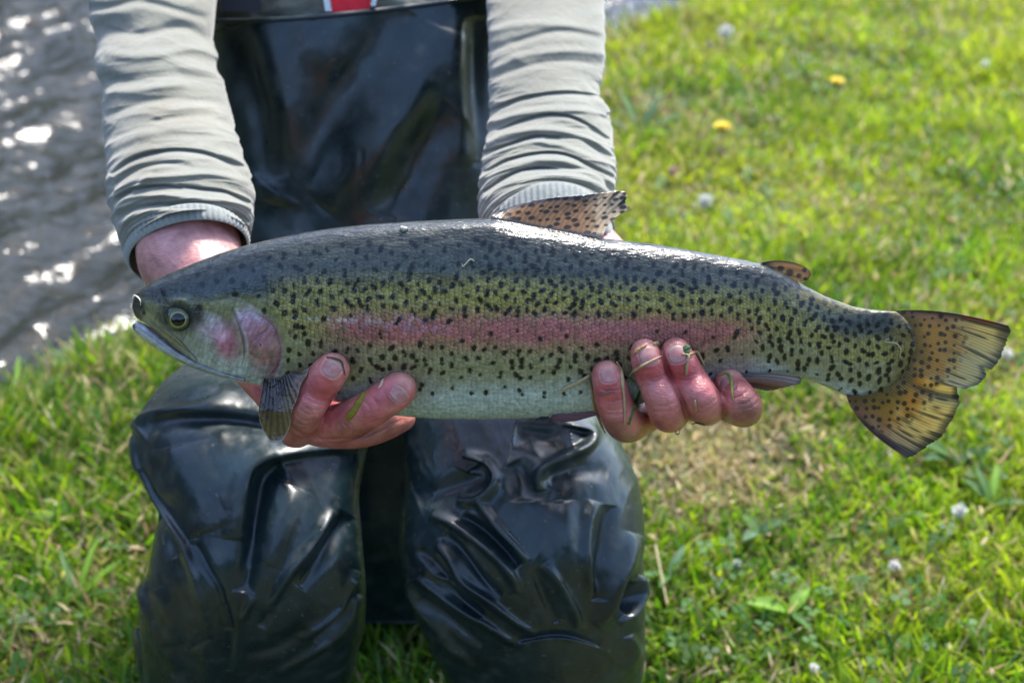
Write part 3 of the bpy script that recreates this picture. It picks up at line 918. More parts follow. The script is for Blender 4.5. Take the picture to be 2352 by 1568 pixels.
def fish_relief(x, y):
    h = strokes(x, y, HEAD_STROKES)
    # eye socket
    h = h - 0.0035 * blob(x, y, 409, 731, 27, 27, 0, 0.35)
    # fine bony texture of the head and rays on the gill cover
    hd = 1 - sst(590, 640, x)
    h = h + hd * 0.00016 * vn(x * 0.5 + y * 0.12, y * 0.10, 7)
    # pressed in where the fingertips lie
    for (px, py, r) in ((765, 850, 55), (918, 893, 50), (1392, 865, 48), (1520, 815, 70), (1672, 885, 46)):
        h = h - 0.0022 * np.exp(-(((x - px) ** 2 + (y - py) ** 2) / r ** 2))
    return h

trout_base = P(1180, 760, D0)
trout = empty('trout', trout_base)
tag(trout, 'large spotted rainbow trout with pink side stripe held in two hands', 'fish')
xs = np.concatenate([303 + 1805 * (np.linspace(0, 1, 16) ** 2) * 0.006, np.linspace(314.5, 2096, 790), 2096 + 12 * np.sin(np.linspace(0.15, 1.0, 10) * np.pi / 2)])
af = np.linspace(-0.12, np.pi + 0.05, 262); ab = np.linspace(np.pi + 0.05, 2 * np.pi - 0.12, 50)[1:-1]
al = np.concatenate([af, ab])
X, Yy, Dd = section(xs[:, None], al[None, :])
fm = (np.arange(len(al)) < len(af))[None, :] & (al[None, :] > 0.0) & (al[None, :] < np.pi)
Dd = Dd - fish_relief(X, Yy) * fm
colr = fish_color(X, Yy)
nr, nc = X.shape
V = P(X, Yy, Dd).reshape(-1, 3)
# close nose and tail
capv = np.stack([V[:nc].mean(0), V[-nc:].mean(0)])
k = np.arange(nc); k2 = (k + 1) % nc
tr = np.concatenate([np.stack([np.full(nc, nr * nc), k2, k], -1), np.stack([np.full(nc, nr * nc + 1), (nr - 1) * nc + k, (nr - 1) * nc + k2], -1)])
cc = np.concatenate([colr.reshape(-1, 3), [[0.04] * 3, [0.1, 0.08, 0.04]]])
q = gridfaces(nr, nc, True)[:, ::-1]
body = obj('body', np.concatenate([V, capv]), q, M['fish_skin'], trout, tris=tr, colors=cc)
body.data.materials.append(M['fish_head'])
cx = X[:-1].reshape(-1)
mi = np.zeros(len(body.data.polygons), np.int32); mi[:len(q)][cx < 590] = 1
body.data.polygons.foreach_set('material_index', mi)

# scales: overlapping tiles over the flank
def build_scales():
    size = lambda x: 4.3 + 5.6 * np.clip((bot_t(x) - top_t(x)) / 440.0, 0.25, 1.0)
    st = []; x = 588.0
    while x < 2085:
        st.append(x); x += float(size(x)) * 1.0
    st = np.array(st)
    cand = []
    aa = np.linspace(0.0, np.pi, 400)
    for i, x in enumerate(st):
        _, yy, dd = section(np.full(400, x), aa)
        arc = np.concatenate([[0], np.cumsum(np.hypot(np.diff(yy) * PX, np.diff(dd)))]) / PX
        s = float(size(x)) * 0.98
        offs = np.arange(s * (0.5 if i % 2 else 1.0), arc[-1] - s, s) + RS.normal(0, 0.09 * s)
        for o in offs:
            a = np.interp(o, arc, aa); cand.append((x, a, s, i))
    cand = np.array(cand); cand[:, 0] += RS.normal(0, 0.14, len(cand)) * cand[:, 2]; cand[:, 1] += RS.normal(0, 0.0030, len(cand)); cand[:, 2] *= RS.uniform(0.93, 1.1, len(cand))
    X0, Y0, D0_ = section(cand[:, 0], cand[:, 1])
    edge = np.interp(Y0, [500, 560, 640, 700, 740, 790, 850, 880, 905], [560, 585, 605, 612, 655, 668, 668, 640, 620])
    m = (X0 > edge) & (cand[:, 1] > 0.28) & (cand[:, 1] < np.pi - 0.22)
    # the tail root: scales stop along a curve
    m &= X0 < np.interp(Y0, [700, 760, 800, 850, 880, 910], [2030, 2072, 2080, 2062, 2030, 1985])
    cand = cand[m]; X0 = X0[m]; Y0 = Y0[m]
    n = len(cand); r = np.random.RandomState(8)
    # tile grid 5 along x, 5 across angle
    gu = np.array([-0.55, -0.1, 0.35, 0.62, 0.78]); gv = np.array([-1, -0.55, 0, 0.55, 1.0]) * 0.62
    U, Vv = np.meshgrid(gu, gv, indexing='ij')
    # round the free edge
    wide = np.array([0.85, 1.0, 0.97, 0.72, 0.34])[:, None] * np.ones((1, 5))
    Vv = Vv * wide
    s = cand[:, 2][:, None, None]
    dy = 0.01
    eps = 0.004
    _, ya, da = section(cand[:, 0], cand[:, 1] - eps); _, yb, db = section(cand[:, 0], cand[:, 1] + eps)
    dsda = np.hypot((yb - ya) * PX, db - da) / PX / (2 * eps)
    al_ = cand[:, 1][:, None, None] + Vv[None] * s / dsda[:, None, None]
    xx = cand[:, 0][:, None, None] + U[None] * s * 1.35
    xx, yy, dd = section(xx, al_)
    # outward push
    lift = (0.00010 + 0.00062 * sst(-0.6, 0.7, U) - 0.00030 * (Vv / 0.62) ** 2)[None] * (s / 9.0) + 0.00006
    lift = lift - 0.0006 * (U <= -0.5)[None]
    rel_ = (Y0 - top_t(X0)) / (bot_t(X0) - top_t(X0))
    lift = lift * (r.uniform(0.8, 1.25, n) * (0.35 + 0.65 * sst(0.16, 0.36, rel_)) * (1 - 0.6 * sst(0.62, 0.8, rel_)))[:, None, None]
    nz = np.cos(cand[:, 1] - np.pi / 2)[:, None, None]       # how far the surface faces the camera
    dd = dd - lift * np.clip(nz + 0.1, 0.3, 1) - fish_relief(xx, yy)
    yy = yy - lift * np.cos(cand[:, 1])[:, None, None] / PX * 0.8
    col = fish_color(xx, yy)
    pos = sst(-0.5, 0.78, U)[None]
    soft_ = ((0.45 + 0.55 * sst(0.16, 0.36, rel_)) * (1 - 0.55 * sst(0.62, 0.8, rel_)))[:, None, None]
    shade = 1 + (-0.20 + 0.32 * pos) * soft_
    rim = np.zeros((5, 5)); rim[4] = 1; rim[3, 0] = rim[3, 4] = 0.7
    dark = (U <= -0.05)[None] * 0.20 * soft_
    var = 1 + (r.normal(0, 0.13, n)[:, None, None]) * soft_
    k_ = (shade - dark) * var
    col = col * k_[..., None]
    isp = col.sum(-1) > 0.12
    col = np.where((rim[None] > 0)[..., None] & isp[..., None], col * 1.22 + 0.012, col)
    VV = P(xx, yy, dd)
    f = gridfaces(5, 5)[:, ::-1]
    # how large they show: the lateral stripe carries the clearest ones
    score = -np.abs(Y0 - 756) - 0.12 * np.abs(X0 - 1240)
    order = np.argsort(-score); single = order[:300]
    rest = np.ones(n, bool); rest[single] = False
    for j in single:
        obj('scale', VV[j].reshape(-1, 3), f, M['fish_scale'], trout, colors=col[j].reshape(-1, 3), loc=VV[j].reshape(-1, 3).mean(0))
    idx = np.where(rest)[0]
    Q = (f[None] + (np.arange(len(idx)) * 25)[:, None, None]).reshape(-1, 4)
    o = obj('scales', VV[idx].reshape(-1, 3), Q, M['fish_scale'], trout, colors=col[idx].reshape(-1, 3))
    o['kind'] = 'stuff'
    return n
print('scales', build_scales())

# lower jaw
jt = smooth_tab([(304, 748), (308, 741), (318, 738), (335, 744), (365, 768), (400, 797), (450, 828), (500, 848), (560, 866)], 5)
jb = smooth_tab([(304, 750), (308, 760), (320, 772), (345, 791), (370, 808), (400, 826), (450, 847), (500, 864), (560, 879)], 5)
jx = np.concatenate([[304, 304.6, 305.6, 307], np.linspace(309, 560, 110)]); ja = np.linspace(0, 2 * np.pi, 56, endpoint=False)
JX, JA = np.meshgrid(jx, ja, indexing='ij')
t, b = jt(JX), jb(JX); hv = (b - t) / 2; jth = np.interp(JX, [304, 312, 340, 400, 560], [0.001, 0.0045, 0.008, 0.014, 0.02])
yc = (t + b) / 2
jy = yc - hv * np.cos(JA); jd = D0 + (yc - 730) * PX * math.tan(PHI) * 0.8 - jth * np.sin(JA) + hv * PX * 0.25 * -np.cos(JA)
jd = jd + 0.0010 * np.exp(-((jy - (t + 0.55 * (b - t))) / 4.0) ** 2) * (np.sin(JA) > 0)
rr = (jy - t) / (b - t)
jc = mix(np.broadcast_to(np.array([0.40, 0.37, 0.44]), JX.shape + (3,)), np.array([0.36, 0.36, 0.40]), sst(0.1, 0.35, rr))
jc = mix(jc, np.array([0.46, 0.52, 0.47]), sst(0.5, 0.75, rr))
jc = mix(jc, np.array([0.06, 0.06, 0.06]), 0.85 * blob(JX, jy, 306, 752, 5, 12, 0, 0.4))
jc = mix(jc, np.array([0.62, 0.6, 0.66]), 0.6 * blob(JX, jy, 325, 752, 14, 9, 30, 0.6))
jc = jc * (1 + 0.25 * fbm(JX * 0.13, jy * 0.13, 3, 3))[..., None]
obj('lower_jaw', P(JX, jy, jd).reshape(-1, 3), gridfaces(len(jx), 56, True)[:, ::-1], M['fish_head'], trout, colors=jc.reshape(-1, 3))

# plates laid on the surface: an outline filled with rings, thick and rounded at the rim
def plate(name, outline, mat, parent, colf, thickness, depthf=front, sub=90, rings=9, dome=0.0, center=None, smooth_pts=True, loc=None):
    o = np.array(outline, float)
    o = np.vstack([o, o[:1]])
    if smooth_pts: o = catmull(o, sub + 1)[:-1]
    else:
        L = np.concatenate([[0], np.cumsum(np.hypot(*np.diff(o, axis=0).T))]); s = np.linspace(0, L[-1], sub + 1)[:-1]
        o = np.stack([np.interp(s, L, o[:, 0]), np.interp(s, L, o[:, 1])], -1)
    c = o.mean(0) if center is None else np.array(center, float)
    ks = np.concatenate([np.linspace(0.02, 1, rings) ** 0.8, [1.0]])
    x = c[0] + (o[None, :, 0] - c[0]) * ks[:, None]; y = c[1] + (o[None, :, 1] - c[1]) * ks[:, None]
    d = depthf(x, y)
    up = thickness * np.sqrt(np.clip(1 - ks ** 6, 0, 1)) + dome * (1 - ks ** 2)
    up[-1] = -0.0012
    if len(up) > 1: up[-2] = thickness * 0.35
    d = d - up[:, None]
    return obj(name, P(x, y, d).reshape(-1, 3), gridfaces(len(ks), len(o), True), mat, parent, colors=colf(x, y).reshape(-1, 3), loc=loc)
def maxcol(x, y):
    u = (x - 340) / 110; c = mix(np.broadcast_to(np.array([0.27, 0.26, 0.13]), x.shape + (3,)), np.array([0.36, 0.40, 0.33]), sst(0.5, 1.0, u))
    dy = y - (745 + (x - 345) * 0.80)
    c = mix(c, np.array([0.10, 0.09, 0.05]), 0.75 * sst(2, -9, dy) if False else 0.7 * np.exp(-((dy + 9) / 4.0) ** 2))
    c = mix(c, np.array([0.16, 0.12, 0.06]), 0.5 * np.exp(-((dy - 6) / 5.0) ** 2))
    return c * (1 + 0.3 * fbm(x * 0.2, y * 0.2, 6, 3))[..., None]
plate('upper_jaw', [(334, 739), (345, 738), (361, 746), (388, 763), (411, 782), (435, 807), (450, 824), (452, 834), (446, 838), (434, 832), (411, 818), (388, 797), (364, 769), (346, 752)],
      M['fish_head'], trout, maxcol, 0.0011, sub=110, rings=8, center=(396, 786))
def gillcol(x, y):
    c = fish_color(x, y); return c
plate('gill_cover', [(548, 728), (575, 716), (603, 728), (628, 752), (641, 785), (644, 815), (634, 845), (612, 866), (586, 868), (566, 850), (562, 812), (560, 775)],
      M['fish_head'], trout, gillcol, 0.0016, sub=140, rings=22, center=(598, 792), depthf=lambda x, y: front(x, y) - fish_relief(x, y))

# eye
ev = np.linspace(0.0, 0.52 * np.pi, 30); eu = np.linspace(0, 2 * np.pi, 48, endpoint=False)
EV, EU = np.meshgrid(ev, eu, indexing='ij')
R_ = 31.5
ex = 409 + R_ * np.sin(EV) * np.cos(EU) * 1.05; ey = 729 + R_ * np.sin(EV) * np.sin(EU)
ed = float(front(409, 729)) + 0.0036 - R_ * PX * np.cos(EV) * 0.75
rad = np.hypot((ex - 409) / 1.06, (ey - 734)); 
n_ = fbm(ex * 0.3, ey * 0.3, 3, 3)
ec = np.broadcast_to(np.array([0.030, 0.035, 0.030]), ex.shape + (3,)).copy()
ec = mix(ec, np.array([0.10, 0.10, 0.028]) , (1 - sst(22, 25, rad)) * np.clip(0.8 + 0.5 * n_, 0, 1))
ec = mix(ec, np.array([0.12, 0.22, 0.16]), 0.6 * (1 - sst(17, 21, rad)) * sst(-0.2, 0.3, n_))
ec = mix(ec, np.array([0.34, 0.33, 0.10]), np.exp(-((rad - 16.8) / 1.2) ** 2))
ec = mix(ec, np.array([0.002, 0.002, 0.003]), 1 - sst(14.6, 15.8, rad))
M['eye'] = mat_fish('fish_eye', 0.12, 0.3, 0.0, mott=0.1)
eye = obj('eye', P(ex, ey, ed).reshape(-1, 3), gridfaces(30, 48, True), M['eye'], trout, colors=ec.reshape(-1, 3))

# ---------- fins: fans of rays from a base curve to a free edge
def fan(name, base, ctrl, edge, nu, nv, depthf, colf, mat, parent, rays=26, ridge=0.0006, thick_=0.0008, jag=3.0, seed=1):
    r = np.random.RandomState(seed)
    def along(pts, n):
        p = np.array(pts, float); L = np.concatenate([[0], np.cumsum(np.hypot(*np.diff(p, axis=0).T))]); L /= L[-1]
        s = np.linspace(0, 1, n); return np.stack([np.interp(s, L, p[:, 0]), np.interp(s, L, p[:, 1])], -1)
    B = along(base, nu); Cc = along(ctrl, nu); E = along(edge, nu)
    u = np.linspace(0, 1, nu)
    jg = jag * (vn(u * rays * 1.7, u * 0, seed) * 0.6 + vn(u * rays * 0.6, u * 0 + 5, seed) * 0.8)
    dirv = E - Cc; dirv /= np.linalg.norm(dirv, axis=1)[:, None] + 1e-9
    E = E + dirv * jg[:, None]
    v = np.linspace(0, 1, nv)[None, :, None]
    XY = B[:, None] * (1 - v) ** 2 + Cc[:, None] * 2 * v * (1 - v) + E[:, None] * v ** 2
    x, y = XY[..., 0], XY[..., 1]
    U, Vv = np.meshgrid(u, np.linspace(0, 1, nv), indexing='ij')
    rr = 0.5 + 0.5 * np.cos(U * rays * 2 * np.pi)
    d = depthf(x, y, U, Vv) - ridge * rr * (1 - 0.4 * Vv)
    c = colf(x, y, U, Vv, rr)
    back = d + thick_ * (1.3 - Vv) + 0.0003
    V1 = P(x, y, d).reshape(-1, 3); V2 = P(x, y, back).reshape(-1, 3)
    n = len(V1)
    q1 = gridfaces(nu, nv); q2 = q1[:, ::-1] + n
    idx = np.arange(n).reshape(nu, nv)
    loop = np.concatenate([idx[0, :], idx[1:, -1], idx[-1, ::-1][1:], idx[::-1, 0][1:-1]])
    l2 = np.roll(loop, -1)
    q3 = np.stack([loop, l2, l2 + n, loop + n], -1)
    return obj(name, np.concatenate([V1, V2]), np.concatenate([q1[:, ::-1], q2[:, ::-1], q3]), mat, parent, colors=np.concatenate([c.reshape(-1, 3)] * 2))

def dots(x, y, spacing, rad, seed, el=1.0, ang=None):
    """jittered dots on a lattice"""
    r = np.random.RandomState(seed); tx = r.rand(64, 64, 3)
    i0 = np.floor(x / spacing).astype(int); j0 = np.floor(y / spacing).astype(int); m = np.zeros(x.shape)
    for a in (-1, 0, 1):
        for b in (-1, 0, 1):
            i, j = i0 + a, j0 + b
            t = tx[i % 64, j % 64]
            cx = (i + 0.2 + 0.6 * t[..., 0]) * spacing; cy = (j + 0.2 + 0.6 * t[..., 1]) * spacing
            dx = (x - cx); dy = (y - cy)
            if ang is not None:
                dx, dy = dx * np.cos(ang) + dy * np.sin(ang), -dx * np.sin(ang) + dy * np.cos(ang)
            q = np.hypot(dx / el, dy) / (rad * (0.6 + 0.6 * t[..., 2]))
            m = np.maximum(m, 1 - sst(0.7, 1.2, q))
    return m

# tail fin
tb = [(2040, 716), (2078, 735), (2094, 765), (2098, 800), (2088, 838), (2064, 872), (2030, 898), (1984, 908), (1944, 906)]
tc_ = [(2150, 700), (2180, 745), (2190, 775), (2180, 815), (2165, 850), (2140, 885), (2100, 925), (2040, 960), (1958, 975)]
te = [(2316, 748), (2319, 762), (2312, 790), (2297, 826), (2277, 850), (2258, 842), (2264, 862), (2245, 884), (2215, 893), (2198, 889), (2204, 908), (2201, 938), (2177, 978), (2160, 1004), (2127, 1028), (2083, 1052)]
def taild(x, y, U, Vv):
    return D0 + (y - 730) * PX * math.tan(PHI) * 0.55 - 0.001 + 0.006 * np.sin(U * 8.2 + 0.8) * Vv + 0.003 * np.exp(-((U - 0.56) / 0.045) ** 2) * Vv - 0.0025 * np.exp(-((U - 0.48) / 0.04) ** 2) * Vv
def tailc(x, y, U, Vv, rr):
    n = fbm(x * 0.03, y * 0.03, 7, 3)
    c = mix(np.broadcast_to(np.array([0.50, 0.30, 0.065]), x.shape + (3,)), np.array([0.66, 0.56, 0.24]), sst(0.35, 0.8, Vv + 0.25 * n))
    c = mix(c, np.array([0.30, 0.17, 0.13]), 0.7 * sst(0.18, 0.0, U) if False else 0.65 * (1 - sst(0.02, 0.16, U)) * (1 - sst(0.5, 0.8, Vv)))
    c = mix(c, np.array([0.33, 0.15, 0.13]), 0.75 * sst(0.80, 0.97, U) * (1 - 0.5 * Vv))
    c = mix(c, np.array([0.05, 0.02, 0.035]), 0.95 * (1 - sst(0.0, 0.05, U)) * sst(0.05, 0.3, Vv))
    c = mix(c, np.array([0.30, 0.01, 0.05]), 0.75 * (1 - sst(0.0, 0.03, U)) * sst(0.55, 0.7, Vv) * (1 - sst(0.85, 0.95, Vv)))
    c = mix(c, np.array([0.06, 0.02, 0.03]), 0.9 * sst(0.955, 0.985, U) * sst(0.2, 0.5, Vv) * (1 - sst(0.85, 0.95, Vv)))
    c = mix(c, np.array([0.35, 0.015, 0.05]), 0.7 * sst(0.975, 0.995, U) * sst(0.5, 0.6, Vv))
    c = c * (0.84 + 0.22 * rr - 0.14 * (1 - rr) * Vv)[..., None]
    ang = np.arctan2(y - 800, x - 1985)
    m = dots(x, y, 19, 5.6, 3, 1.0 + 0.0 * x, ang) * (1 - sst(0.55, 0.75, Vv))
    # towards the edge the spots run out along the rays
    st = sst(0.35, 0.8, vn(U * 62, Vv * 4.2, 4) + 0.22) * sst(0.40, 0.7, Vv) * 0.85
    c = mix(c, np.array([0.035, 0.028, 0.022]), np.clip(np.maximum(m, st), 0, 1) * 0.86)
    c = mix(c, np.array([0.045, 0.045, 0.04]), 0.75 * sst(0.88, 1.0, Vv + 0.05 * n))
    c = mix(c, np.array([0.04, 0.03, 0.03]), 0.7 * np.exp(-((U - 0.57) / 0.022) ** 2) * sst(0.1, 0.4, Vv))
    c = mix(c, np.array([0.15, 0.115, 0.035]), 0.85 * (1 - sst(0.0, 0.30, Vv + 0.12 * n)) * (1 - m))
    return c
fan('tail_fin', tb, tc_, te, 330, 90, taild, tailc, M['fin'], trout, rays=58, ridge=0.00035, jag=4.0)

def dorc(x, y, U, Vv, rr):
    n = fbm(x * 0.04, y * 0.05, 3, 3)
    c = mix(np.broadcast_to(np.array([0.34, 0.19, 0.085]), x.shape + (3,)), np.array([0.62, 0.50, 0.33]), sst(1330, 1410, x + 20 * n))
    c = mix(c, np.array([0.07, 0.075, 0.10]), 0.9 * (1 - sst(3, 13, y - np.interp(x, [1130, 1153, 1186, 1224, 1275, 1346, 1416, 1440], [493, 480, 471, 461, 454, 448, 439, 441]))) * (1 - sst(1350, 1400, x)))
    c = c * (0.88 + 0.16 * rr)[..., None] * (1 + 0.25 * n)[..., None]
    ang = np.full(x.shape, -0.35)
    m = dots(x * 0.72, y, 15.5, 4.6, 9, 1.3, ang)
    st = sst(0.25, 0.5, vn(U * 30, Vv * 3.5, 8)) * sst(1385, 1410, x)
    c = mix(c, np.array([0.02, 0.017, 0.016]), np.clip(np.maximum(m, st), 0, 1) * 0.92)
    c = mix(c, np.array([0.06, 0.07, 0.085]), 0.9 * (1 - sst(0.05, 0.17, Vv)) * (U > 0.02))
    return c
fan('dorsal_fin', [(1128, 496), (1155, 503), (1240, 525), (1322, 540), (1386, 546)], [(1135, 488), (1180, 488), (1290, 497), (1345, 505), (1388, 508)],
    [(1150, 483), (1186, 471), (1224, 461), (1275, 454), (1346, 448), (1388, 442), (1416, 438), (1437, 441), (1439, 452), (1435, 462), (1440, 471), (1449, 480)], 210, 60,
    lambda x, y, U, Vv: front(x, np.maximum(y, 0) * 0 + top_t(np.clip(x, 303, 1385)) + 14) + 0.004 + 0.009 * Vv - 0.004 * np.sin(U * 5) * Vv, dorc, M['fin'], trout, rays=22, ridge=0.00028, thick_=0.0016, jag=3.0, seed=4)
def adic(x, y, U, Vv, rr):
    c = np.broadcast_to(np.array([0.50, 0.26, 0.07]), x.shape + (3,)).copy()
    for (sx, sy, s) in ((1793, 617, 8), (1814, 626, 9), (1835, 633, 6), (1848, 620, 6), (1850, 640, 5)):
        c = mix(c, np.array([0.03, 0.02, 0.015]), 0.9 * blob(x, y, sx, sy, s, s * 0.9, 0, 0.4))
    c = mix(c, np.array([0.03, 0.03, 0.035]), 0.9 * (1 - sst(0.03, 0.12, U)))
    c = mix(c, np.array([0.04, 0.04, 0.035]), 0.9 * (1 - sst(0.05, 0.28, Vv)))
    return mix(c, np.array([0.05, 0.04, 0.03]), 0.7 * sst(0.92, 1.0, Vv))
fan('adipose_fin', [(1748, 603), (1762, 615), (1782, 634)], [(1800, 590), (1815, 615), (1815, 645)], [(1848, 612), (1861, 621), (1863, 631), (1856, 642), (1838, 647)], 60, 40,
    lambda x, y, U, Vv: front(x, top_t(np.clip(x, 303, 2100)) + 14) + 0.004 + 0.0 * x, adic, M['fin'], trout, rays=3, ridge=0.0003, thick_=0.003, jag=0.4)
def pecc(x, y, U, Vv, rr):
    n = fbm(x * 0.05, y * 0.05, 5, 3)
    c = mix(np.broadcast_to(np.array([0.030, 0.018, 0.014]), x.shape + (3,)), np.array([0.17, 0.115, 0.05]), sst(0.35, 1.0, Vv + 0.25 * n))
    c = mix(c, np.array([0.20, 0.12, 0.08]), 0.6 * sst(0.45, 0.85, U) * sst(0.2, 0.6, Vv))
    c = c * (0.6 + 0.6 * rr)[..., None]
    return mix(c, np.array([0.5, 0.48, 0.42]), 0.7 * sst(0.965, 0.995, Vv))
fan('pectoral_fin', [(606, 868), (622, 868), (640, 866), (662, 858), (676, 850)], [(600, 905), (612, 920), (635, 925), (662, 890), (688, 862)],
    [(594, 940), (596, 965), (606, 990), (619, 1016), (635, 1021), (650, 1010), (663, 988), (668, 951), (682, 920), (691, 888), (700, 866), (713, 840)], 170, 70,
    lambda x, y, U, Vv: 0.974 - 0.004 * Vv + 0.018 * sst(930, 1020, y) * 0.5 + 0.0015 * np.sin(U * 14) * Vv, pecc, M['dark_fin'], trout, rays=13, ridge=0.0006, thick_=0.0006, jag=5.0, seed=6)
def analc(x, y, U, Vv, rr):
    c = mix(np.broadcast_to(np.array([0.42, 0.22, 0.13]), x.shape + (3,)), np.array([0.62, 0.52, 0.46]), (1 - sst(0.1, 0.45, U)))
    return mix(c * (0.6 + 0.45 * rr)[..., None], np.array([0.12, 0.07, 0.06]), 0.7 * sst(0.9, 1, Vv))
fan('anal_fin', [(1690, 862), (1688, 872), (1690, 884)], [(1770, 850), (1762, 868), (1740, 892)], [(1838, 864), (1843, 870), (1836, 881), (1822, 884), (1800, 890), (1760, 897)], 90, 40,
    lambda x, y, U, Vv: 1.0 + 0.0 * x + 0.003 * np.sin(U * 9), analc, M['fin'], trout, rays=8, ridge=0.001, thick_=0.0008, jag=2.5, seed=3)
def pelc(x, y, U, Vv, rr):
    c = mix(np.broadcast_to(np.array([0.42, 0.22, 0.22]), x.shape + (3,)), np.array([0.30, 0.06, 0.06]), sst(0.7, 1.0, U))
    return c * (0.75 + 0.3 * rr)[..., None]
fan('pelvic_fin', [(1268, 954), (1264, 958), (1262, 962)], [(1300, 938), (1300, 950), (1300, 972)], [(1375, 936), (1378, 944), (1368, 954), (1330, 965)], 60, 30,
    lambda x, y, U, Vv: 1.012 + 0.0 * x - 0.004 * U, pelc, M['fin'], trout, rays=7, ridge=0.0006, thick_=0.0008, jag=1.5, seed=5)
fan('pelvic_fin', [(1262, 957), (1258, 960), (1256, 962)], [(1246, 952), (1242, 957), (1244, 964)], [(1232, 962), (1228, 967), (1240, 971)], 30, 16,
    lambda x, y, U, Vv: 1.016 + 0.0 * x, lambda x, y, U, Vv, rr: np.broadcast_to(np.array([0.02, 0.025, 0.04]), x.shape + (3,)) * 1.0, M['dark_fin'], trout, rays=4, ridge=0.0004, thick_=0.001, jag=1.0, seed=7)
# ------------------------------------------------------------------ the angler
pbase = P(1000, 1500, 1.42); pbase[2] = 0.0
person = empty('person', pbase)
tag(person, 'crouching person in grey sweatshirt and wet dark rubber waders holding the trout', 'person')

def tube(rows, nt, na, relief=None, power=1.0, cap=True):
    """clothing tube: rows of (xl, yl, xr, yr, depth, depth radius, bow)"""
    R = catmull(rows, nt)
    al = np.linspace(0, 2 * np.pi, na, endpoint=False)
    ca = np.cos(al)[None]; sa = np.sin(al)[None]
    sp = np.sign(sa) * np.abs(sa) ** power
    u = (1 - ca) / 2
    x = R[:, 0:1] * (1 - u) + R[:, 2:3] * u
    y = R[:, 1:2] * (1 - u) + R[:, 3:4] * u - R[:, 6:7] * sa
    d = R[:, 4:5] - R[:, 5:6] * sp
    t = np.broadcast_to(np.linspace(0, 1, nt)[:, None], x.shape)
    if relief is not None:
        h = relief(x, y, u + 0 * x, t, sa + 0 * x)        # metres, outwards
        nx = -ca; nl = np.sqrt(nx ** 2 + sa ** 2)
        x = x + nx / nl * h * F / R[:, 4:5] * np.clip(1 - np.abs(sa) * 0.2, 0, 1)
        d = d - sa / nl * h
    return x, y, d
def put_tube(name, xyd, mat, parent, colors=None, capends=(True, True)):
    x, y, d = xyd; nt, na = x.shape
    V = P(x, y, d).reshape(-1, 3); k = np.arange(na); k2 = (k + 1) % na; tr = []; ex = []
    if capends[0]: ex.append(V[:na].mean(0)); tr.append(np.stack([np.full(na, nt * na + len(ex) - 1), k, k2], -1))
    if capends[1]: ex.append(V[-na:].mean(0)); tr.append(np.stack([np.full(na, nt * na + len(ex) - 1), (nt - 1) * na + k2, (nt - 1) * na + k], -1))
    if ex: V = np.concatenate([V, ex])
    return obj(name, V, gridfaces(nt, na, True), mat, parent, tris=np.concatenate(tr) if tr else None, colors=colors)

# ---- sleeves
def folds_proc(seed, f0, f1, a0, a1):
    def h(x, y, u, t, sa):
        fr = f0
        w = 0.035 * vn(u * 2.2 + 0.0, t * 5, seed + 3) + 0.02 * vn(u * 5, t * 9, seed + 5)
        tt = (t + w); ph = tt * f0 + (tt ** 2.2) * f1
        r1 = 1 - np.abs(vn(u * 1.6 + 7, ph, seed)) * 2
        r2 = 1 - np.abs(vn(u * 2.8 + 2, ph * 1.9, seed + 1)) * 2
        A = a0 + (a1 - a0) * sst(0.35, 0.95, t)
        edge = sst(0.0, 0.04, t) * (1 - sst(0.965, 1.0, t))
        return A * (0.75 * r1 + 0.4 * r2) * edge
    return h
LS = [([(80, 4), (230, 18), (330, 5), (480, 45)], 10, -.005), ([(215, 60), (330, 80), (420, 62), (490, 100)], 12, -.005), ([(240, 120), (330, 130), (440, 112), (505, 130)], 11, .004),
      ([(230, 180), (300, 185), (400, 172), (500, 186)], 14, -.006), ([(240, 215), (330, 205), (430, 190)], 10, .004),
      ([(245, 270), (320, 240), (420, 225), (520, 240)], 11, -.004), ([(250, 320), (340, 285), (450, 265), (535, 285)], 10, -.003), ([(245, 345), (330, 310), (450, 295), (545, 330)], 11, .003),
      ([(255, 400), (300, 365), (380, 345), (470, 350), (560, 385)], 8, -.0075, 'l'), ([(250, 430), (300, 395), (370, 375), (440, 380)], 7, -.006),
      ([(262, 440), (320, 412), (400, 405), (480, 400), (570, 420)], 8, .006), ([(265, 455), (310, 432), (380, 425), (420, 432)], 6, -.007, 'l'),
      ([(410, 425), (460, 432), (520, 440), (578, 465)], 7, -.007, 'l'), ([(265, 480), (300, 455), (360, 448), (440, 455), (520, 462), (575, 480)], 7, .006),
      ([(270, 498), (310, 478), (370, 470), (450, 474), (540, 492), (572, 512)], 6, -.008), ([(275, 520), (315, 492), (390, 482), (480, 490), (560, 522)], 7, .004),
      ([(300, 440), (325, 425), (350, 400)], 7, .004), ([(500, 350), (540, 370), (572, 410)], 8, .005)]
pf = folds_proc(3, 9, 6, 0.0030, 0.0028)
LROWS = [(120, -430, 520, -470, 1.46, .085, 0), (170, -200, 510, -215, 1.42, .072, 8), (196, -40, 498, -50, 1.36, .062, 12), (203, 20, 494, 15, 1.33, .058, 16), (218, 90, 492, 90, 1.31, .056, 20),
         (219, 150, 496, 150, 1.285, .055, 22), (238, 205, 512, 190, 1.265, .054, 26), (236, 260, 527, 245, 1.25, .054, 32), (244, 325, 540, 300, 1.225, .052, 38), (247, 390, 556, 360, 1.20, .051, 44),
         (246, 440, 574, 420, 1.18, .051, 50), (258, 490, 584, 470, 1.165, .050, 52), (268, 535, 578, 510, 1.15, .049, 62), (284, 568, 573, 542, 1.145, .052, 76), (292, 588, 569, 552, 1.142, .0545, 87)]
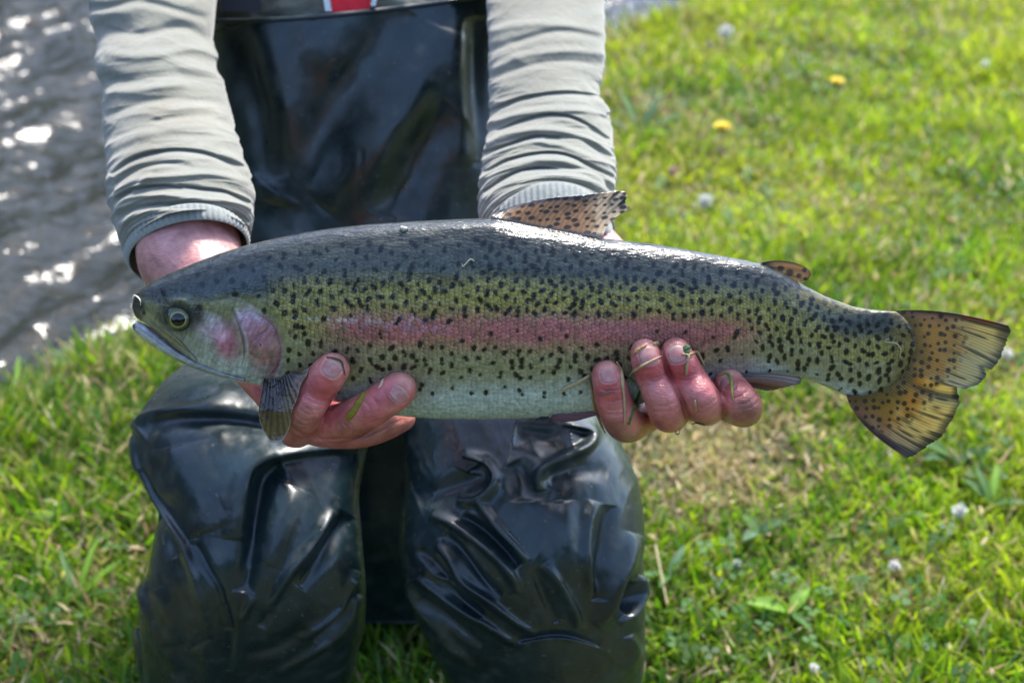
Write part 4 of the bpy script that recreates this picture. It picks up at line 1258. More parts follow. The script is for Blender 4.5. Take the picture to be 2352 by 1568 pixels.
def lrel(x, y, u, t, sa):
    return pf(x, y, u, t, sa) * 0.62 + 0.0007 * (1 - 2 * np.abs(vn(u * 4 + 2, t * 60, 14))) * sst(0.2, 0.7, t) + strokes(x, y, LS) * np.where(sa > -0.15, 1, 0.0)
sl = tube(LROWS, 420, 260, lrel)
put_tube('sleeve', sl, M['fabric'], person, capends=(True, False))
RSK = [([(1120, 75), (1180, 60), (1260, 55), (1380, 72)], 10, .004), ([(1120, 118), (1200, 92), (1290, 72), (1385, 88)], 9, -.005), ([(1125, 165), (1200, 130), (1300, 118), (1385, 125)], 9, .004),
       ([(1130, 180), (1220, 150), (1310, 142), (1385, 150)], 8, -.004), ([(1122, 255), (1200, 225), (1300, 212), (1380, 222)], 8, -.008, 'l'), ([(1330, 190), (1360, 220), (1395, 260)], 8, .005),
       ([(1130, 285), (1190, 262), (1290, 252), (1390, 262)], 8, .006), ([(1140, 300), (1210, 272), (1270, 262), (1330, 275), (1400, 320)], 6, -.008, 'l'),
       ([(1118, 330), (1180, 305), (1280, 300), (1405, 345)], 8, .007), ([(1110, 350), (1170, 330), (1230, 312), (1290, 315)], 6, -.008, 'l'), ([(1250, 318), (1330, 318), (1405, 365)], 6, -.007),
       ([(1105, 372), (1160, 345), (1260, 328), (1410, 385)], 7, .006), ([(1110, 395), (1180, 362), (1290, 352), (1408, 405)], 6, -.009, 'l'), ([(1105, 415), (1190, 378), (1290, 370), (1408, 425)], 8, .007),
       ([(1110, 440), (1170, 400), (1230, 385), (1290, 390)], 6, -.009, 'l'), ([(1200, 390), (1300, 385), (1370, 400), (1405, 440)], 6, -.007), ([(1115, 462), (1180, 420), (1280, 402), (1360, 420), (1402, 455)], 7, .006),
       ([(1130, 480), (1190, 440), (1270, 416), (1350, 430), (1400, 470)], 5, -.006)]
pf2 = folds_proc(9, 9, 9, 0.0026, 0.003)
RROWS = [(1090, -470, 1430, -430, 1.46, .085, 0), (1110, -215, 1400, -200, 1.42, .072, 8), (1118, -50, 1386, -40, 1.37, .062, 12), (1121, 30, 1386, 30, 1.34, .057, 18), (1122, 100, 1388, 95, 1.31, .055, 22),
         (1124, 170, 1387, 165, 1.29, .054, 26), (1124, 230, 1376, 215, 1.27, .053, 30), (1122, 290, 1396, 265, 1.25, .053, 34), (1112, 345, 1405, 320, 1.23, .053, 38), (1104, 400, 1412, 375, 1.21, .053, 42),
         (1102, 450, 1410, 425, 1.19, .052, 50), (1104, 500, 1408, 475, 1.175, .051, 78), (1110, 545, 1408, 522, 1.16, .049, 112), (1116, 580, 1406, 552, 1.15, .047, 139)]
def rrel(x, y, u, t, sa):
    return pf2(x, y, u, t, sa) * 0.6 + 0.0007 * (1 - 2 * np.abs(vn(u * 4 + 5, t * 60, 17))) * sst(0.2, 0.7, t) + strokes(x, y, RSK) * 0.75 * np.where(sa > -0.15, 1, 0.0)
put_tube('sleeve', tube(RROWS, 420, 260, rrel), M['fabric'], person, capends=(True, False))
# ribbed cuffs
def cuff(rows, n=70):
    def rel(x, y, u, t, sa):
        al = np.arccos(np.clip(1 - 2 * u, -1, 1))
        return 0.0005 * np.cos(al * 62) * (1 - sst(0.85, 1, t)) + 0.002 * np.sin(t * np.pi) ** 0.5
    put_tube('cuff', tube(rows, 26, 520, rel), M['rib'], person, capends=(False, False))
cuff([(287, 570, 569, 545, 1.145, .0490, 90), (291, 585, 568, 553, 1.142, .0495, 80), (296, 597, 567, 561, 1.139, .0490, 72)])
cuff([(1116, 562, 1404, 536, 1.150, .0455, 130), (1122, 592, 1404, 560, 1.144, .0460, 112), (1132, 614, 1402, 576, 1.14, .0455, 100)])

# ---- bib of the waders and the torso behind
BIB_ = [([(585, 40), (625, 140), (655, 260), (655, 380), (640, 470)], 42, .014), ([(545, 60), (570, 160), (600, 300), (620, 420)], 30, -.012),
       ([(930, 20), (860, 130), (780, 240), (700, 350), (640, 440)], 55, -.016), ([(1010, 60), (950, 200), (900, 300), (830, 390), (750, 480)], 48, .017),
       ([(1045, 260), (980, 320), (930, 420), (900, 500)], 40, -.014), ([(1030, -10), (1040, 120), (1060, 260), (1075, 380)], 32, .012), ([(1090, 40), (1095, 200), (1095, 380)], 22, -.012),
       ([(832, 340), (830, 400), (838, 480)], 4, -.0016), ([(700, 60), (740, 120), (790, 160)], 40, .006)]
BIB = [(s_[0], s_[1] * 1.25, s_[2] * 1.0) if s_[1] > 10 else s_ for s_ in BIB_]
def torso_rel(x, y, u, t, sa):
    return strokes(x, y, BIB) + 0.004 * fbm(x * 0.008, y * 0.006, 4, 3)
TR = [(466, 40, 1180, -34, 1.50, .13, -26), (468, 56, 1180, -16, 1.50, .13, -26), (480, 170, 1180, 130, 1.505, .13, -12), (500, 320, 1180, 300, 1.515, .13, 0), (515, 470, 1180, 460, 1.53, .13, 0), (520, 620, 1160, 620, 1.545, .14, 0),
      (470, 800, 1210, 800, 1.57, .16, 0), (440, 950, 1240, 950, 1.60, .17, 0), (450, 1090, 1230, 1090, 1.63, .17, 0), (480, 1280, 1220, 1280, 1.66, .16, 0), (560, 1430, 1160, 1430, 1.68, .13, 0)]
tx, ty, td = tube(TR, 260, 360, torso_rel, power=0.55)
put_tube('wader_bib', (tx, ty, td), M['rubber'], person, capends=(False, True))
# welded hem along the top of the bib
sel = slice(4, 176)
hx, hy, hd = tx[0, sel], ty[0, sel], td[0, sel]
def cord(name, cx, cy, cd, r, mat, parent, m=10):
    p = P(cx, cy, cd); tg = np.gradient(p, axis=0); tg /= np.linalg.norm(tg, axis=1)[:, None] + 1e-12
    ref = np.array([0.13, 0.31, 0.94]); u = np.cross(tg, ref); u /= np.linalg.norm(u, axis=1)[:, None] + 1e-12; v = np.cross(tg, u)
    a = np.linspace(0, 2 * np.pi, m, endpoint=False)
    V = p[:, None] + r * (np.cos(a)[None, :, None] * u[:, None] + np.sin(a)[None, :, None] * v[:, None])
    return obj(name, V.reshape(-1, 3), gridfaces(len(p), m, True), mat, parent)
cord('bib_hem', hx, hy + 1, hd - 0.0005, 0.0026, M['rubber'], person)
for r_ in (8, 14):
    cord('seam', tx[r_, sel], ty[r_, sel], td[r_, sel] + 0.0002, 0.0010, M['rubber'], person, 6)
# sweatshirt body above the bib
def chest_rel(x, y, u, t, sa):
    return 0.008 * fbm(x * 0.012, y * 0.02, 2, 4) + strokes(x, y, [([(640, -60), (650, 0), (640, 40)], 18, .008), ([(700, -60), (712, 0), (720, 40)], 10, -.006), ([(1010, -60), (1030, 20)], 20, -.008)])
CR = [(560, -560, 1080, -560, 1.56, .09, 0), (330, -470, 1310, -470, 1.55, .11, 0), (380, -250, 1250, -260, 1.54, .12, 0), (470, -60, 1160, -60, 1.502, .118, 0), (480, 60, 1150, 60, 1.506, .118, 0), (540, 200, 1090, 200, 1.56, .115, 0), (580, 420, 1060, 420, 1.60, .10, 0)]
put_tube('sweatshirt_body', tube(CR, 160, 240, chest_rel, power=0.6), M['fabric'], person)
# open collar: red shirt between the zip tapes
def strip(name, pts, d, mat, thick=0.004, zig=0.0):
    o = np.array(pts, float); n = len(o)
    V1 = P(o[:, 0], o[:, 1], np.full(n, d)); V2 = P(o[:, 0], o[:, 1], np.full(n, d + thick))
    V = np.concatenate([V1, V2, [V1.mean(0)], [V2.mean(0)]])
    k = np.arange(n); k2 = (k + 1) % n
    t = np.concatenate([np.stack([np.full(n, 2 * n), k2, k], -1), np.stack([np.full(n, 2 * n + 1), k + n, k2 + n], -1)])
    return obj(name, V, np.stack([k, k2, k2 + n, k + n], -1), mat, person, tris=t, smooth=False)
strip('red_shirt', [(738, -120), (874, -120), (858, -20), (850, 20), (800, 28), (772, 30), (758, 30), (742, -30)], 1.374, M['red'], 0.012)
def zig(x0, y0, x1, y1, w, n=36):
    t = np.linspace(0, 1, n); a = [(x0 + (x1 - x0) * q + (3.0 if i % 2 else 0), y0 + (y1 - y0) * q) for i, q in enumerate(t)]
    return a + [(x1 + w, y1), (x0 + w, y0)]
strip('zip_tape', zig(738, -120, 760, 26, -13), 1.368, M['zip'], 0.006)
strip('zip_tape', zig(872, -120, 850, 14, 13), 1.368, M['zip'], 0.006)
M['strap'] = mat_plain('dark_webbing', (0.008, 0.009, 0.014), 0.8)
strip('shoulder_strap', [(498, -260), (590, -260), (600, 27), (508, 27)], 1.366, M['strap'], 0.006)
strip('shoulder_strap', [(1030, -260), (1100, -260), (1118, -6), (1046, -4)], 1.366, M['strap'], 0.006)

# ---- wader legs
LL = [([(302, 985), (340, 950), (411, 936), (467, 930), (515, 904), (521, 880)], 24, .013, 'l'),
      ([(325, 990), (373, 965), (467, 962), (586, 975), (680, 1000)], 20, -.016),
      ([(820, 1030), (740, 1030), (656, 1042), (600, 1060), (574, 1090), (562, 1158), (552, 1240)], 34, .016, 'l'),
      ([(650, 1070), (612, 1100), (590, 1180), (576, 1260), (560, 1360)], 22, -.018),
      ([(304, 1000), (316, 1060), (345, 1120), (387, 1177), (430, 1252), (458, 1347), (486, 1465)], 12, .009, 'l'),
      ([(320, 1080), (345, 1145), (375, 1200), (405, 1280)], 12, -.009),
      ([(420, 1020), (440, 1110), (480, 1220)], 48, .010),
      ([(765, 1170), (704, 1262), (656, 1328), (619, 1395)], 10, .011), ([(800, 1180), (740, 1280), (690, 1350)], 16, -.010),
      ([(680, 1120), (650, 1200), (620, 1300)], 22, .007),
      ([(580, 1368), (570, 1395), (557, 1425)], 7, .006),
      ([(820, 1310), (794, 1385), (742, 1437), (690, 1468)], 9, .010), ([(822, 1365), (775, 1455), (704, 1508), (633, 1548)], 9, .010), ([(815, 1345), (780, 1415), (720, 1470)], 8, -.010),
      ([(448, 1245), (477, 1304), (505, 1356), (524, 1445)], 9, -.008), ([(520, 1380), (530, 1450), (525, 1540)], 10, -.006),
      ([(325, 1323), (340, 1394), (373, 1479), (415, 1540)], 9, .008), ([(360, 1350), (390, 1420), (400, 1480)], 18, .006),
      ([(460, 1480), (480, 1520), (490, 1580)], 20, .006), ([(560, 1500), (640, 1480), (700, 1440)], 14, -.008), ([(600, 1440), (610, 1420), (618, 1400)], 10, -.006)]
RL = [([(1062, 1046), (1111, 1062), (1133, 1092), (1124, 1121), (1094, 1144), (1045, 1147)], 12, .013, 'g'),
      ([(960, 1150), (1040, 1120), (1100, 1096), (1090, 1070)], 26, -.012),
      ([(1098, 1150), (1120, 1180), (1148, 1217), (1185, 1258), (1212, 1290)], 9, .009),
      ([(990, 1180), (1044, 1203), (1102, 1246), (1148, 1287), (1181, 1333), (1187, 1362)], 11, .011), ([(1060, 1185), (1110, 1220), (1160, 1265), (1190, 1300)], 10, -.012),
      ([(1005, 1248), (1040, 1291), (1065, 1337), (1127, 1382), (1189, 1432), (1234, 1456)], 8, .010), ([(1020, 1225), (1060, 1270), (1100, 1320), (1150, 1370)], 10, -.010),
      ([(951, 1330), (947, 1358), (970, 1395), (1011, 1444), (1053, 1490), (1094, 1526)], 8, .010),
      ([(953, 1326), (982, 1341), (1028, 1378), (1077, 1411), (1127, 1440), (1177, 1473), (1212, 1474)], 8, .010), ([(972, 1370), (1010, 1405), (1060, 1445), (1110, 1480)], 10, -.011),
      ([(1000, 1318), (1022, 1332), (1046, 1350)], 5, .006), ([(960, 1260), (1000, 1300), (1050, 1370), (1110, 1415)], 9, -.010),
      ([(1290, 972), (1347, 989), (1340, 1018), (1293, 1043), (1247, 1068), (1230, 1097), (1235, 1130)], 15, .016, 'g'),
      ([(1180, 1000), (1260, 1010), (1310, 1005)], 26, -.012), ([(1180, 1060), (1200, 1100), (1205, 1150)], 22, -.010),
      ([(1260, 1100), (1330, 1080), (1400, 1085)], 18, -.006),
      ([(1367, 1150), (1352, 1200), (1346, 1270), (1357, 1333), (1372, 1370)], 14, .009), ([(1400, 1160), (1390, 1240), (1375, 1320), (1372, 1380)], 15, -.009),
      ([(1458, 1225), (1436, 1291), (1407, 1357), (1392, 1407), (1370, 1440)], 16, .013), ([(1290, 1150), (1300, 1240), (1320, 1330)], 28, .008),
      ([(1470, 1320), (1468, 1366), (1447, 1411), (1418, 1434)], 6, .012, 'r'), ([(1450, 1335), (1447, 1375), (1428, 1404)], 11, -.022),
      ([(1251, 1295), (1285, 1345), (1318, 1403), (1332, 1445)], 11, .008), ([(1225, 1300), (1250, 1360), (1280, 1430)], 14, -.008),
      ([(1169, 1498), (1210, 1475), (1293, 1466), (1376, 1490), (1417, 1519)], 4, .003), ([(1160, 1490), (1215, 1464), (1293, 1455), (1380, 1478)], 8, -.006),
      ([(980, 1440), (1036, 1486), (1094, 1535)], 8, .010), ([(1000, 1480), (1040, 1530), (1060, 1580)], 16, .008), ([(1440, 1460), (1455, 1500), (1440, 1540)], 16, .008)]
def leg_rel(lst, seed):
    def f(x, y, u, t, sa):
        return (strokes(x, y, [(s_[0], s_[1] * 1.08, s_[2] * 0.95) + tuple(s_[3:]) for s_ in lst]) * np.where(sa > -0.2, 1, 0.0) + 0.0022 * fbm(x * 0.012, y * 0.008, seed, 4)
                + 0.0004 * (1 - np.abs(vn(x * 0.022 + y * 0.012, y * 0.006 - x * 0.006, seed)) * 2) + 0.00015 * (1 - np.abs(vn(x * 0.05 - y * 0.02, y * 0.012, seed + 2)) * 2)) * sst(0, 0.03, t)
    return f
LR = [(520, 760, 900, 790, 1.443, .05, 0), (420, 838, 900, 850, 1.367, .07, 10), (372, 880, 880, 900, 1.300, .085, 14), (325, 940, 860, 965, 1.256, .085, 12), (303, 985, 850, 1010, 1.243, .085, 10), (305, 1050, 835, 1060, 1.231, .085, 8),
      (330, 1120, 825, 1115, 1.222, .085, 8), (360, 1172, 825, 1170, 1.216, .085, 6), (358, 1225, 830, 1225, 1.212, .085, 0), (344, 1300, 838, 1300, 1.212, .085, -4), (326, 1370, 840, 1370, 1.222, .085, -8), (322, 1440, 835, 1440, 1.240, .085, -10),
      (325, 1500, 820, 1500, 1.262, .085, -10), (330, 1580, 800, 1580, 1.295, .083, -10), (350, 1720, 760, 1720, 1.350, .075, -10), (380, 1900, 720, 1900, 1.410, .065, -10), (400, 2120, 690, 2120, 1.470, .06, -10)]
put_tube('wader_leg', tube(LR, 420, 420, leg_rel(LL, 4), power=0.8), M['rubber'], person)
RR = [(850, 760, 1250, 760, 1.460, .05, 0), (860, 850, 1320, 845, 1.363, .07, 10), (880, 900, 1355, 890, 1.292, .085, 14), (905, 960, 1385, 945, 1.256, .085, 14), (925, 1010, 1420, 1005, 1.241, .085, 12), (928, 1060, 1450, 1060, 1.231, .085, 10),
      (930, 1120, 1470, 1120, 1.222, .085, 8), (924, 1180, 1479, 1180, 1.215, .085, 4), (920, 1240, 1479, 1240, 1.212, .085, 0), (924, 1300, 1476, 1300, 1.212, .085, -4), (934, 1360, 1478, 1360, 1.221, .085, -8), (960, 1430, 1482, 1430, 1.237, .085, -10),
      (990, 1490, 1482, 1490, 1.258, .085, -14), (1030, 1570, 1474, 1570, 1.291, .083, -14), (1060, 1720, 1440, 1720, 1.350, .075, -12), (1090, 1900, 1410, 1900, 1.410, .065, -10), (1100, 2120, 1390, 2120, 1.470, .06, -10)]
put_tube('wader_leg', tube(RR, 420, 420, leg_rel(RL, 7), power=0.8), M['rubber'], person)
# flap of rubber standing off the lower legs
cord('seam', *[np.array(v, float) for v in zip(*[(1472, 1325, 1.235), (1476, 1350, 1.225), (1474, 1375, 1.215), (1462, 1400, 1.208), (1444, 1420, 1.205), (1422, 1432, 1.205)])], 0.0032, M['rubber'], person)
FR = [(306, 1440, 345, 1440, 1.30, .03, 0), (303, 1480, 350, 1480, 1.30, .035, 0), (312, 1530, 360, 1530, 1.31, .035, 0), (325, 1600, 380, 1600, 1.33, .035, 0)]
put_tube('wader_leg', tube(FR, 60, 60, lambda x, y, u, t, sa: 0.002 * fbm(x * .03, y * .02, 3, 3)), M['rubber'], person)
# boots below the frame
for bx0, bx1 in ((400, 690), (1100, 1390)):
    B = [(bx0, 2080, bx1, 2080, 1.47, .06, 0), (bx0 - 5, 2200, bx1 + 5, 2200, 1.46, .09, 0), (bx0 - 10, 2290, bx1 + 10, 2290, 1.45, .14, 0), (bx0 - 8, 2330, bx1 + 8, 2330, 1.455, .145, 0)]
    o = put_tube('boot', tube(B, 30, 60, power=0.9), M['rubber'], person)

# ---- skin: arms and hands
def chain(pts, per=7, m=22, flat=None):
    """closed tapered tube through (x, y, depth, radius px) with rounded ends"""
    c = catmull(pts, per * (len(pts) - 1) + 1)
    p = P(c[:, 0], c[:, 1], c[:, 2]); r = c[:, 3] * c[:, 2] / F
    tg = np.gradient(p, axis=0); tg /= np.linalg.norm(tg, axis=1)[:, None]
    # rounded caps
    k = np.array([0.98, 0.9, 0.72, 0.45, 0.15])
    cp0 = p[0] - tg[0] * r[0] * np.array([0.995, 0.93, 0.8, 0.6, 0.3])[:, None]; cr0 = r[0] * np.sqrt(1 - np.array([0.995, 0.93, 0.8, 0.6, 0.3]) ** 2)
    cp1 = p[-1] + tg[-1] * r[-1] * np.array([0.3, 0.6, 0.8, 0.93, 0.995])[:, None]; cr1 = r[-1] * np.sqrt(1 - np.array([0.3, 0.6, 0.8, 0.93, 0.995]) ** 2)
    p = np.vstack([cp0, p, cp1]); r = np.concatenate([cr0, r, cr1]); tg = np.vstack([np.repeat(tg[:1], 5, 0), tg, np.repeat(tg[-1:], 5, 0)])
    a = np.linspace(0, 2 * np.pi, m, endpoint=False)
    u = np.cross(tg[0], [0.2, 0.1, 0.97]); U = []
    for t in tg:
        u = u - t * (u @ t); u /= np.linalg.norm(u); U.append(u.copy())
    U = np.array(U); Vv = np.cross(tg, U)
    V = p[:, None] + r[:, None, None] * (np.cos(a)[None, :, None] * U[:, None] + np.sin(a)[None, :, None] * Vv[:, None])
    n = len(p); V = V.reshape(-1, 3); ex = np.stack([p[0], p[-1]]); kk = np.arange(m); k2 = (kk + 1) % m
    tr = np.concatenate([np.stack([np.full(m, n * m), k2, kk], -1), np.stack([np.full(m, n * m + 1), (n - 1) * m + kk, (n - 1) * m + k2], -1)])
    return np.concatenate([V, ex]), gridfaces(n, m, True), tr

def fuse(parts, voxel, smooth_it):
    b = Bag()
    for v, q, t in parts: b.add(v, q, t, np.zeros((len(v), 3)))
    o = b.build('tmp', None)
    md = o.modifiers.new('r', 'REMESH'); md.mode = 'VOXEL'; md.voxel_size = voxel
    ms = o.modifiers.new('s', 'SMOOTH'); ms.factor = 0.5; ms.iterations = smooth_it
    dg = bpy.context.evaluated_depsgraph_get()
    me = bpy.data.meshes.new_from_object(o.evaluated_get(dg))
    n = len(me.vertices); co = np.zeros(n * 3); me.vertices.foreach_get('co', co); nrm = np.zeros(n * 3); me.vertices.foreach_get('normal', nrm)
    q = []; t = []
    lv = np.zeros(len(me.loops), np.int32); me.loops.foreach_get('vertex_index', lv)
    tot = np.zeros(len(me.polygons), np.int32); me.polygons.foreach_get('loop_total', tot)
    st = np.zeros(len(me.polygons), np.int32); me.polygons.foreach_get('loop_start', st)
    q = lv[st[tot == 4][:, None] + np.arange(4)]; t = lv[st[tot == 3][:, None] + np.arange(3)]
    old = o.data; bpy.data.objects.remove(o); bpy.data.meshes.remove(old); bpy.data.meshes.remove(me)
    return co.reshape(-1, 3), nrm.reshape(-1, 3), q, t

f0 = lambda x, y: float(front(x, y))
# right hand of the person (towards the head of the fish)
hA = [
    chain([(764, 848, f0(764, 848) - .006, 40), (752, 862, f0(752, 865) - .009, 43), (728, 897, f0(735, 890) - .011, 43), (705, 935, .985, 43), (688, 968, 1.000, 44), (680, 985, 1.025, 44), (690, 975, 1.06, 46)]),
    chain([(917, 893, f0(917, 893) - .006, 41), (903, 904, f0(903, 904) - .009, 43), (872, 925, f0(872, 910) - .011, 43), (832, 950, .990, 45), (795, 968, 1.000, 46), (745, 975, 1.015, 44), (700, 970, 1.04, 46)]),
    chain([(925, 960, 1.075, 30), (885, 975, 1.055, 36), (835, 990, 1.040, 38), (780, 992, 1.035, 39), (730, 985, 1.045, 40), (700, 965, 1.06, 44)]),
    chain([(900, 950, 1.11, 28), (850, 965, 1.09, 34), (790, 980, 1.07, 37), (730, 970, 1.07, 42)]),
    chain([(760, 940, 1.09, 62), (700, 930, 1.075, 64), (640, 885, 1.065, 64), (590, 830, 1.065, 66), (540, 760, 1.075, 78), (485, 665, 1.105, 98), (441, 600, 1.128, 118), (430, 550, 1.146, 116), (408, 450, 1.19, 94), (380, 300, 1.245, 88), (360, 50, 1.34, 84)], m=32),
    chain([(690, 960, 1.02, 34), (650, 935, 1.035, 40), (620, 890, 1.05, 48)]),
    chain([(745, 990, 1.01, 30), (700, 975, 1.02, 38), (670, 950, 1.03, 40)]),
]
# left hand (towards the tail)
hB = [
    chain([(1393, 861, f0(1393, 861) - .006, 35), (1398, 878, f0(1398, 876) - .010, 38), (1408, 915, f0(1405, 905) - .012, 42), (1424, 955, .994, 44), (1440, 972, 1.010, 45), (1462, 960, 1.04, 46), (1490, 940, 1.07, 46)]),
    chain([(1481, 812, f0(1481, 812) - .006, 35), (1487, 828, f0(1487, 828) - .010, 38), (1502, 870, f0(1502, 865) - .013, 40), (1522, 915, .975, 43), (1534, 947, .988, 44), (1540, 945, 1.02, 46), (1535, 930, 1.06, 46)]),
    chain([(1553, 810, f0(1553, 810) - .006, 36), (1560, 827, f0(1560, 827) - .010, 39), (1582, 870, f0(1582, 865) - .013, 41), (1607, 908, .975, 43), (1620, 932, .988, 44), (1618, 930, 1.02, 46), (1590, 915, 1.06, 46)]),
    chain([(1674, 882, f0(1674, 875) - .008, 37), (1682, 895, f0(1680, 875) - .010, 39), (1700, 918, .982, 41), (1710, 936, .990, 43), (1700, 938, 1.02, 42), (1660, 920, 1.06, 42)]),
    chain([(1450, 968, 1.03, 44), (1500, 930, 1.06, 55), (1560, 905, 1.07, 58), (1640, 905, 1.065, 48), (1680, 920, 1.045, 40)]),
    chain([(1600, 880, 1.09, 60), (1550, 860, 1.10, 72), (1500, 800, 1.11, 74), (1450, 700, 1.125, 76), (1370, 610, 1.14, 84), (1300, 545, 1.16, 92), (1262, 460, 1.20, 86), (1255, 250, 1.28, 84), (1255, 60, 1.35, 84)], m=32),
    chain([(1500, 900, 1.08, 60), (1450, 860, 1.09, 50), (1400, 800, 1.12, 40)]),
]
def skin_cols(x, y, V, extra):
    n = fbm(x * 0.015, y * 0.015, 6, 4); n2 = fbm(x * 0.06, y * 0.06, 3, 3)
    c = np.broadcast_to(np.array([0.60, 0.22, 0.195]), x.shape + (3,)).copy()
    c = mix(c, np.array([0.60, 0.155, 0.155]), sst(-0.2, 0.5, n))
    # the paler forearm
    c = mix(c, np.array([0.56, 0.29, 0.27]), 1 - sst(640, 800, y + 0.2 * (x - 500)))
    for (cx, cy, rx, ry, ro, col, k) in extra: c = mix(c, np.array(col), k * blob(x, y, cx, cy, rx, ry, ro, 0.7))
    return c * (1 + 0.12 * n2)[..., None]
TIP = (0.66, 0.32, 0.25); RED = (0.54, 0.085, 0.105); BROWN = (0.20, 0.09, 0.055)  # skin tones; the last is a dark brown patch low on the index finger
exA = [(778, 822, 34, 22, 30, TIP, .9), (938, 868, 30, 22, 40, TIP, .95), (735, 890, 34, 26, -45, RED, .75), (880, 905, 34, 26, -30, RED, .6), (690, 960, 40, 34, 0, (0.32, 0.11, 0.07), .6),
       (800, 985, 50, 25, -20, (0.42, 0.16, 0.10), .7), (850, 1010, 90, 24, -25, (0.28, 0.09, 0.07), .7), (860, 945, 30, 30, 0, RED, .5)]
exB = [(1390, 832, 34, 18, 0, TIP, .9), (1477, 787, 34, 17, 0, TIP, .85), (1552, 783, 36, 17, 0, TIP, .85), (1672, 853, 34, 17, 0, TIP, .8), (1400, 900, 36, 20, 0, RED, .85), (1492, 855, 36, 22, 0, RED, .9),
       (1572, 855, 36, 22, 0, RED, .9), (1690, 905, 34, 20, 30, RED, .6), (1408, 995, 60, 26, 20, BROWN, .6), (1720, 935, 36, 46, 0, (0.30, 0.11, 0.07), .8), (1600, 945, 60, 26, 0, (0.50, 0.14, 0.12), .5), (1515, 935, 30, 40, 0, (0.50, 0.14, 0.12), .5)]
def crease(x0, y0, x1, y1, bow=4, w=2.3, a=-.0010):
    mx, my = (x0 + x1) / 2, (y0 + y1) / 2; L = math.hypot(x1 - x0, y1 - y0)
    return ([(x0, y0), (mx - (y1 - y0) / L * bow, my + (x1 - x0) / L * bow), (x1, y1)], w, a)
SA = [crease(700, 900, 752, 920, 6, 2.6, -.0007), crease(695, 908, 748, 930, 6), crease(684, 935, 735, 950, 8, 2.6, -.0009), crease(690, 925, 738, 941, 8), crease(672, 960, 716, 975, 8, 2.6, -.0009), crease(678, 950, 724, 964, 8),
      crease(848, 905, 870, 950, -6), crease(830, 915, 856, 960, -6), crease(783, 965, 800, 1003, -8, 3, -.0012), crease(790, 960, 812, 1005, -9, 2.6, -.0009), crease(776, 972, 786, 1004, -6),
      ([(663, 975), (700, 1000), (760, 1008), (830, 1003), (880, 982), (930, 962)], 3.5, -.0022), ([(745, 958), (770, 940), (820, 905)], 4, .0006),
      ([(720, 955), (716, 985), (735, 1000)], 4, -.0014), ([(718, 935), (728, 955), (738, 965)], 4, .001)]
SB = [crease(1380, 920, 1442, 912, 5), crease(1385, 940, 1450, 930, 6, 2.5, -.0008), crease(1390, 951, 1453, 941, 6), crease(1372, 890, 1420, 896, 5), crease(1478, 865, 1520, 862, 5), crease(1480, 872, 1526, 868, 5), crease(1495, 932, 1560, 918, 7, 2.4, -.0008), crease(1500, 945, 1565, 932, 7),
      crease(1555, 862, 1604, 856, 5), crease(1558, 872, 1608, 864, 5), crease(1590, 950, 1650, 925, 8, 2.4, -.0008), crease(1588, 938, 1650, 912, 7), crease(1690, 930, 1740, 905, 6, 2.2, -.0008), crease(1695, 942, 1745, 918, 6), crease(1680, 915, 1720, 893, 5),
      ([(1513, 775), (1520, 815), (1536, 855), (1556, 900), (1572, 935), (1582, 985)], 5, -.0065), ([(1630, 850), (1645, 890), (1658, 930), (1664, 975)], 4, -.005)]
NAILS = [  # x, y, half width, half length, rotation (tip direction, degrees from up, clockwise), which hand
    (762, 846, 23, 21, 32, 0), (917, 905, 24, 18, 42, 0), (1398, 862, 20, 17, -6, 1), (1489, 816, 23, 23, -10, 1), (1555, 813, 22, 22, -14, 1), (1672, 880, 20, 19, -22, 1)]
bag = Bag(); bvhs = []
for hi, (parts, ex, st) in enumerate(((hA, exA, SA), (hB, exB, SB))):
    co, nrm, q, t = fuse(parts, 0.00105, 5)
    x, y, d = PROJ(co)
    facing = -(nrm @ FWD)
    m = facing > 0.05
    rim = []
    for (nx, ny, nw, nl, rot, which) in NAILS:
        if which == hi:
            c_, s_ = math.cos(math.radians(rot)), math.sin(math.radians(rot))
            rim.append(([(nx + a * nw * c_ + b * nl * s_, ny + a * nw * s_ - b * nl * c_) for a, b in ((-1.08, .75), (-1.12, 0), (-.95, -.8), (-.4, -1.15), (.4, -1.15), (.95, -.8), (1.12, 0), (1.08, .75))], 3.2, .0010))
            rim.append(([(nx + a * nw * c_ + b * nl * s_, ny + a * nw * s_ - b * nl * c_) for a, b in ((-.8, 1.0), (0, 1.2), (.8, 1.0))], 4, .0006))
    h = strokes(x, y, st + rim) + 0.00018 * fbm(x * 0.12, y * 0.12, 3, 3)
    co = co - (m * h)[:, None] * ((co - CAM) / np.linalg.norm(co - CAM, axis=1)[:, None])
    cols = skin_cols(x, y, co, ex)
    bag.add(co, q, t, cols)
    bvhs.append(BVHTree.FromPolygons([Vector(v) for v in co], [list(map(int, f)) for f in q] + [list(map(int, f)) for f in t]))
# upper arms and trunk hidden in the clothes belong to the same body
for ch in (chain([(360, 60, 1.34, 84), (350, -200, 1.42, 90), (420, -380, 1.50, 100), (700, -420, 1.53, 120), (1000, -420, 1.53, 120), (1280, -380, 1.50, 100), (1255, -200, 1.42, 90), (1255, 70, 1.35, 84)], m=24),
           chain([(820, -400, 1.58, 130), (820, 100, 1.56, 150), (820, 600, 1.57, 150), (830, 900, 1.60, 150)], m=24),
           chain([(820, -760, 1.60, 100), (820, -640, 1.60, 105), (820, -500, 1.57, 80), (820, -380, 1.56, 90)], m=24)):
    v, q, t = ch; bag.add(v, q, t, np.tile((0.6, 0.35, 0.3), (len(v), 1)))
skin = bag.build('body', M['skin'], person)

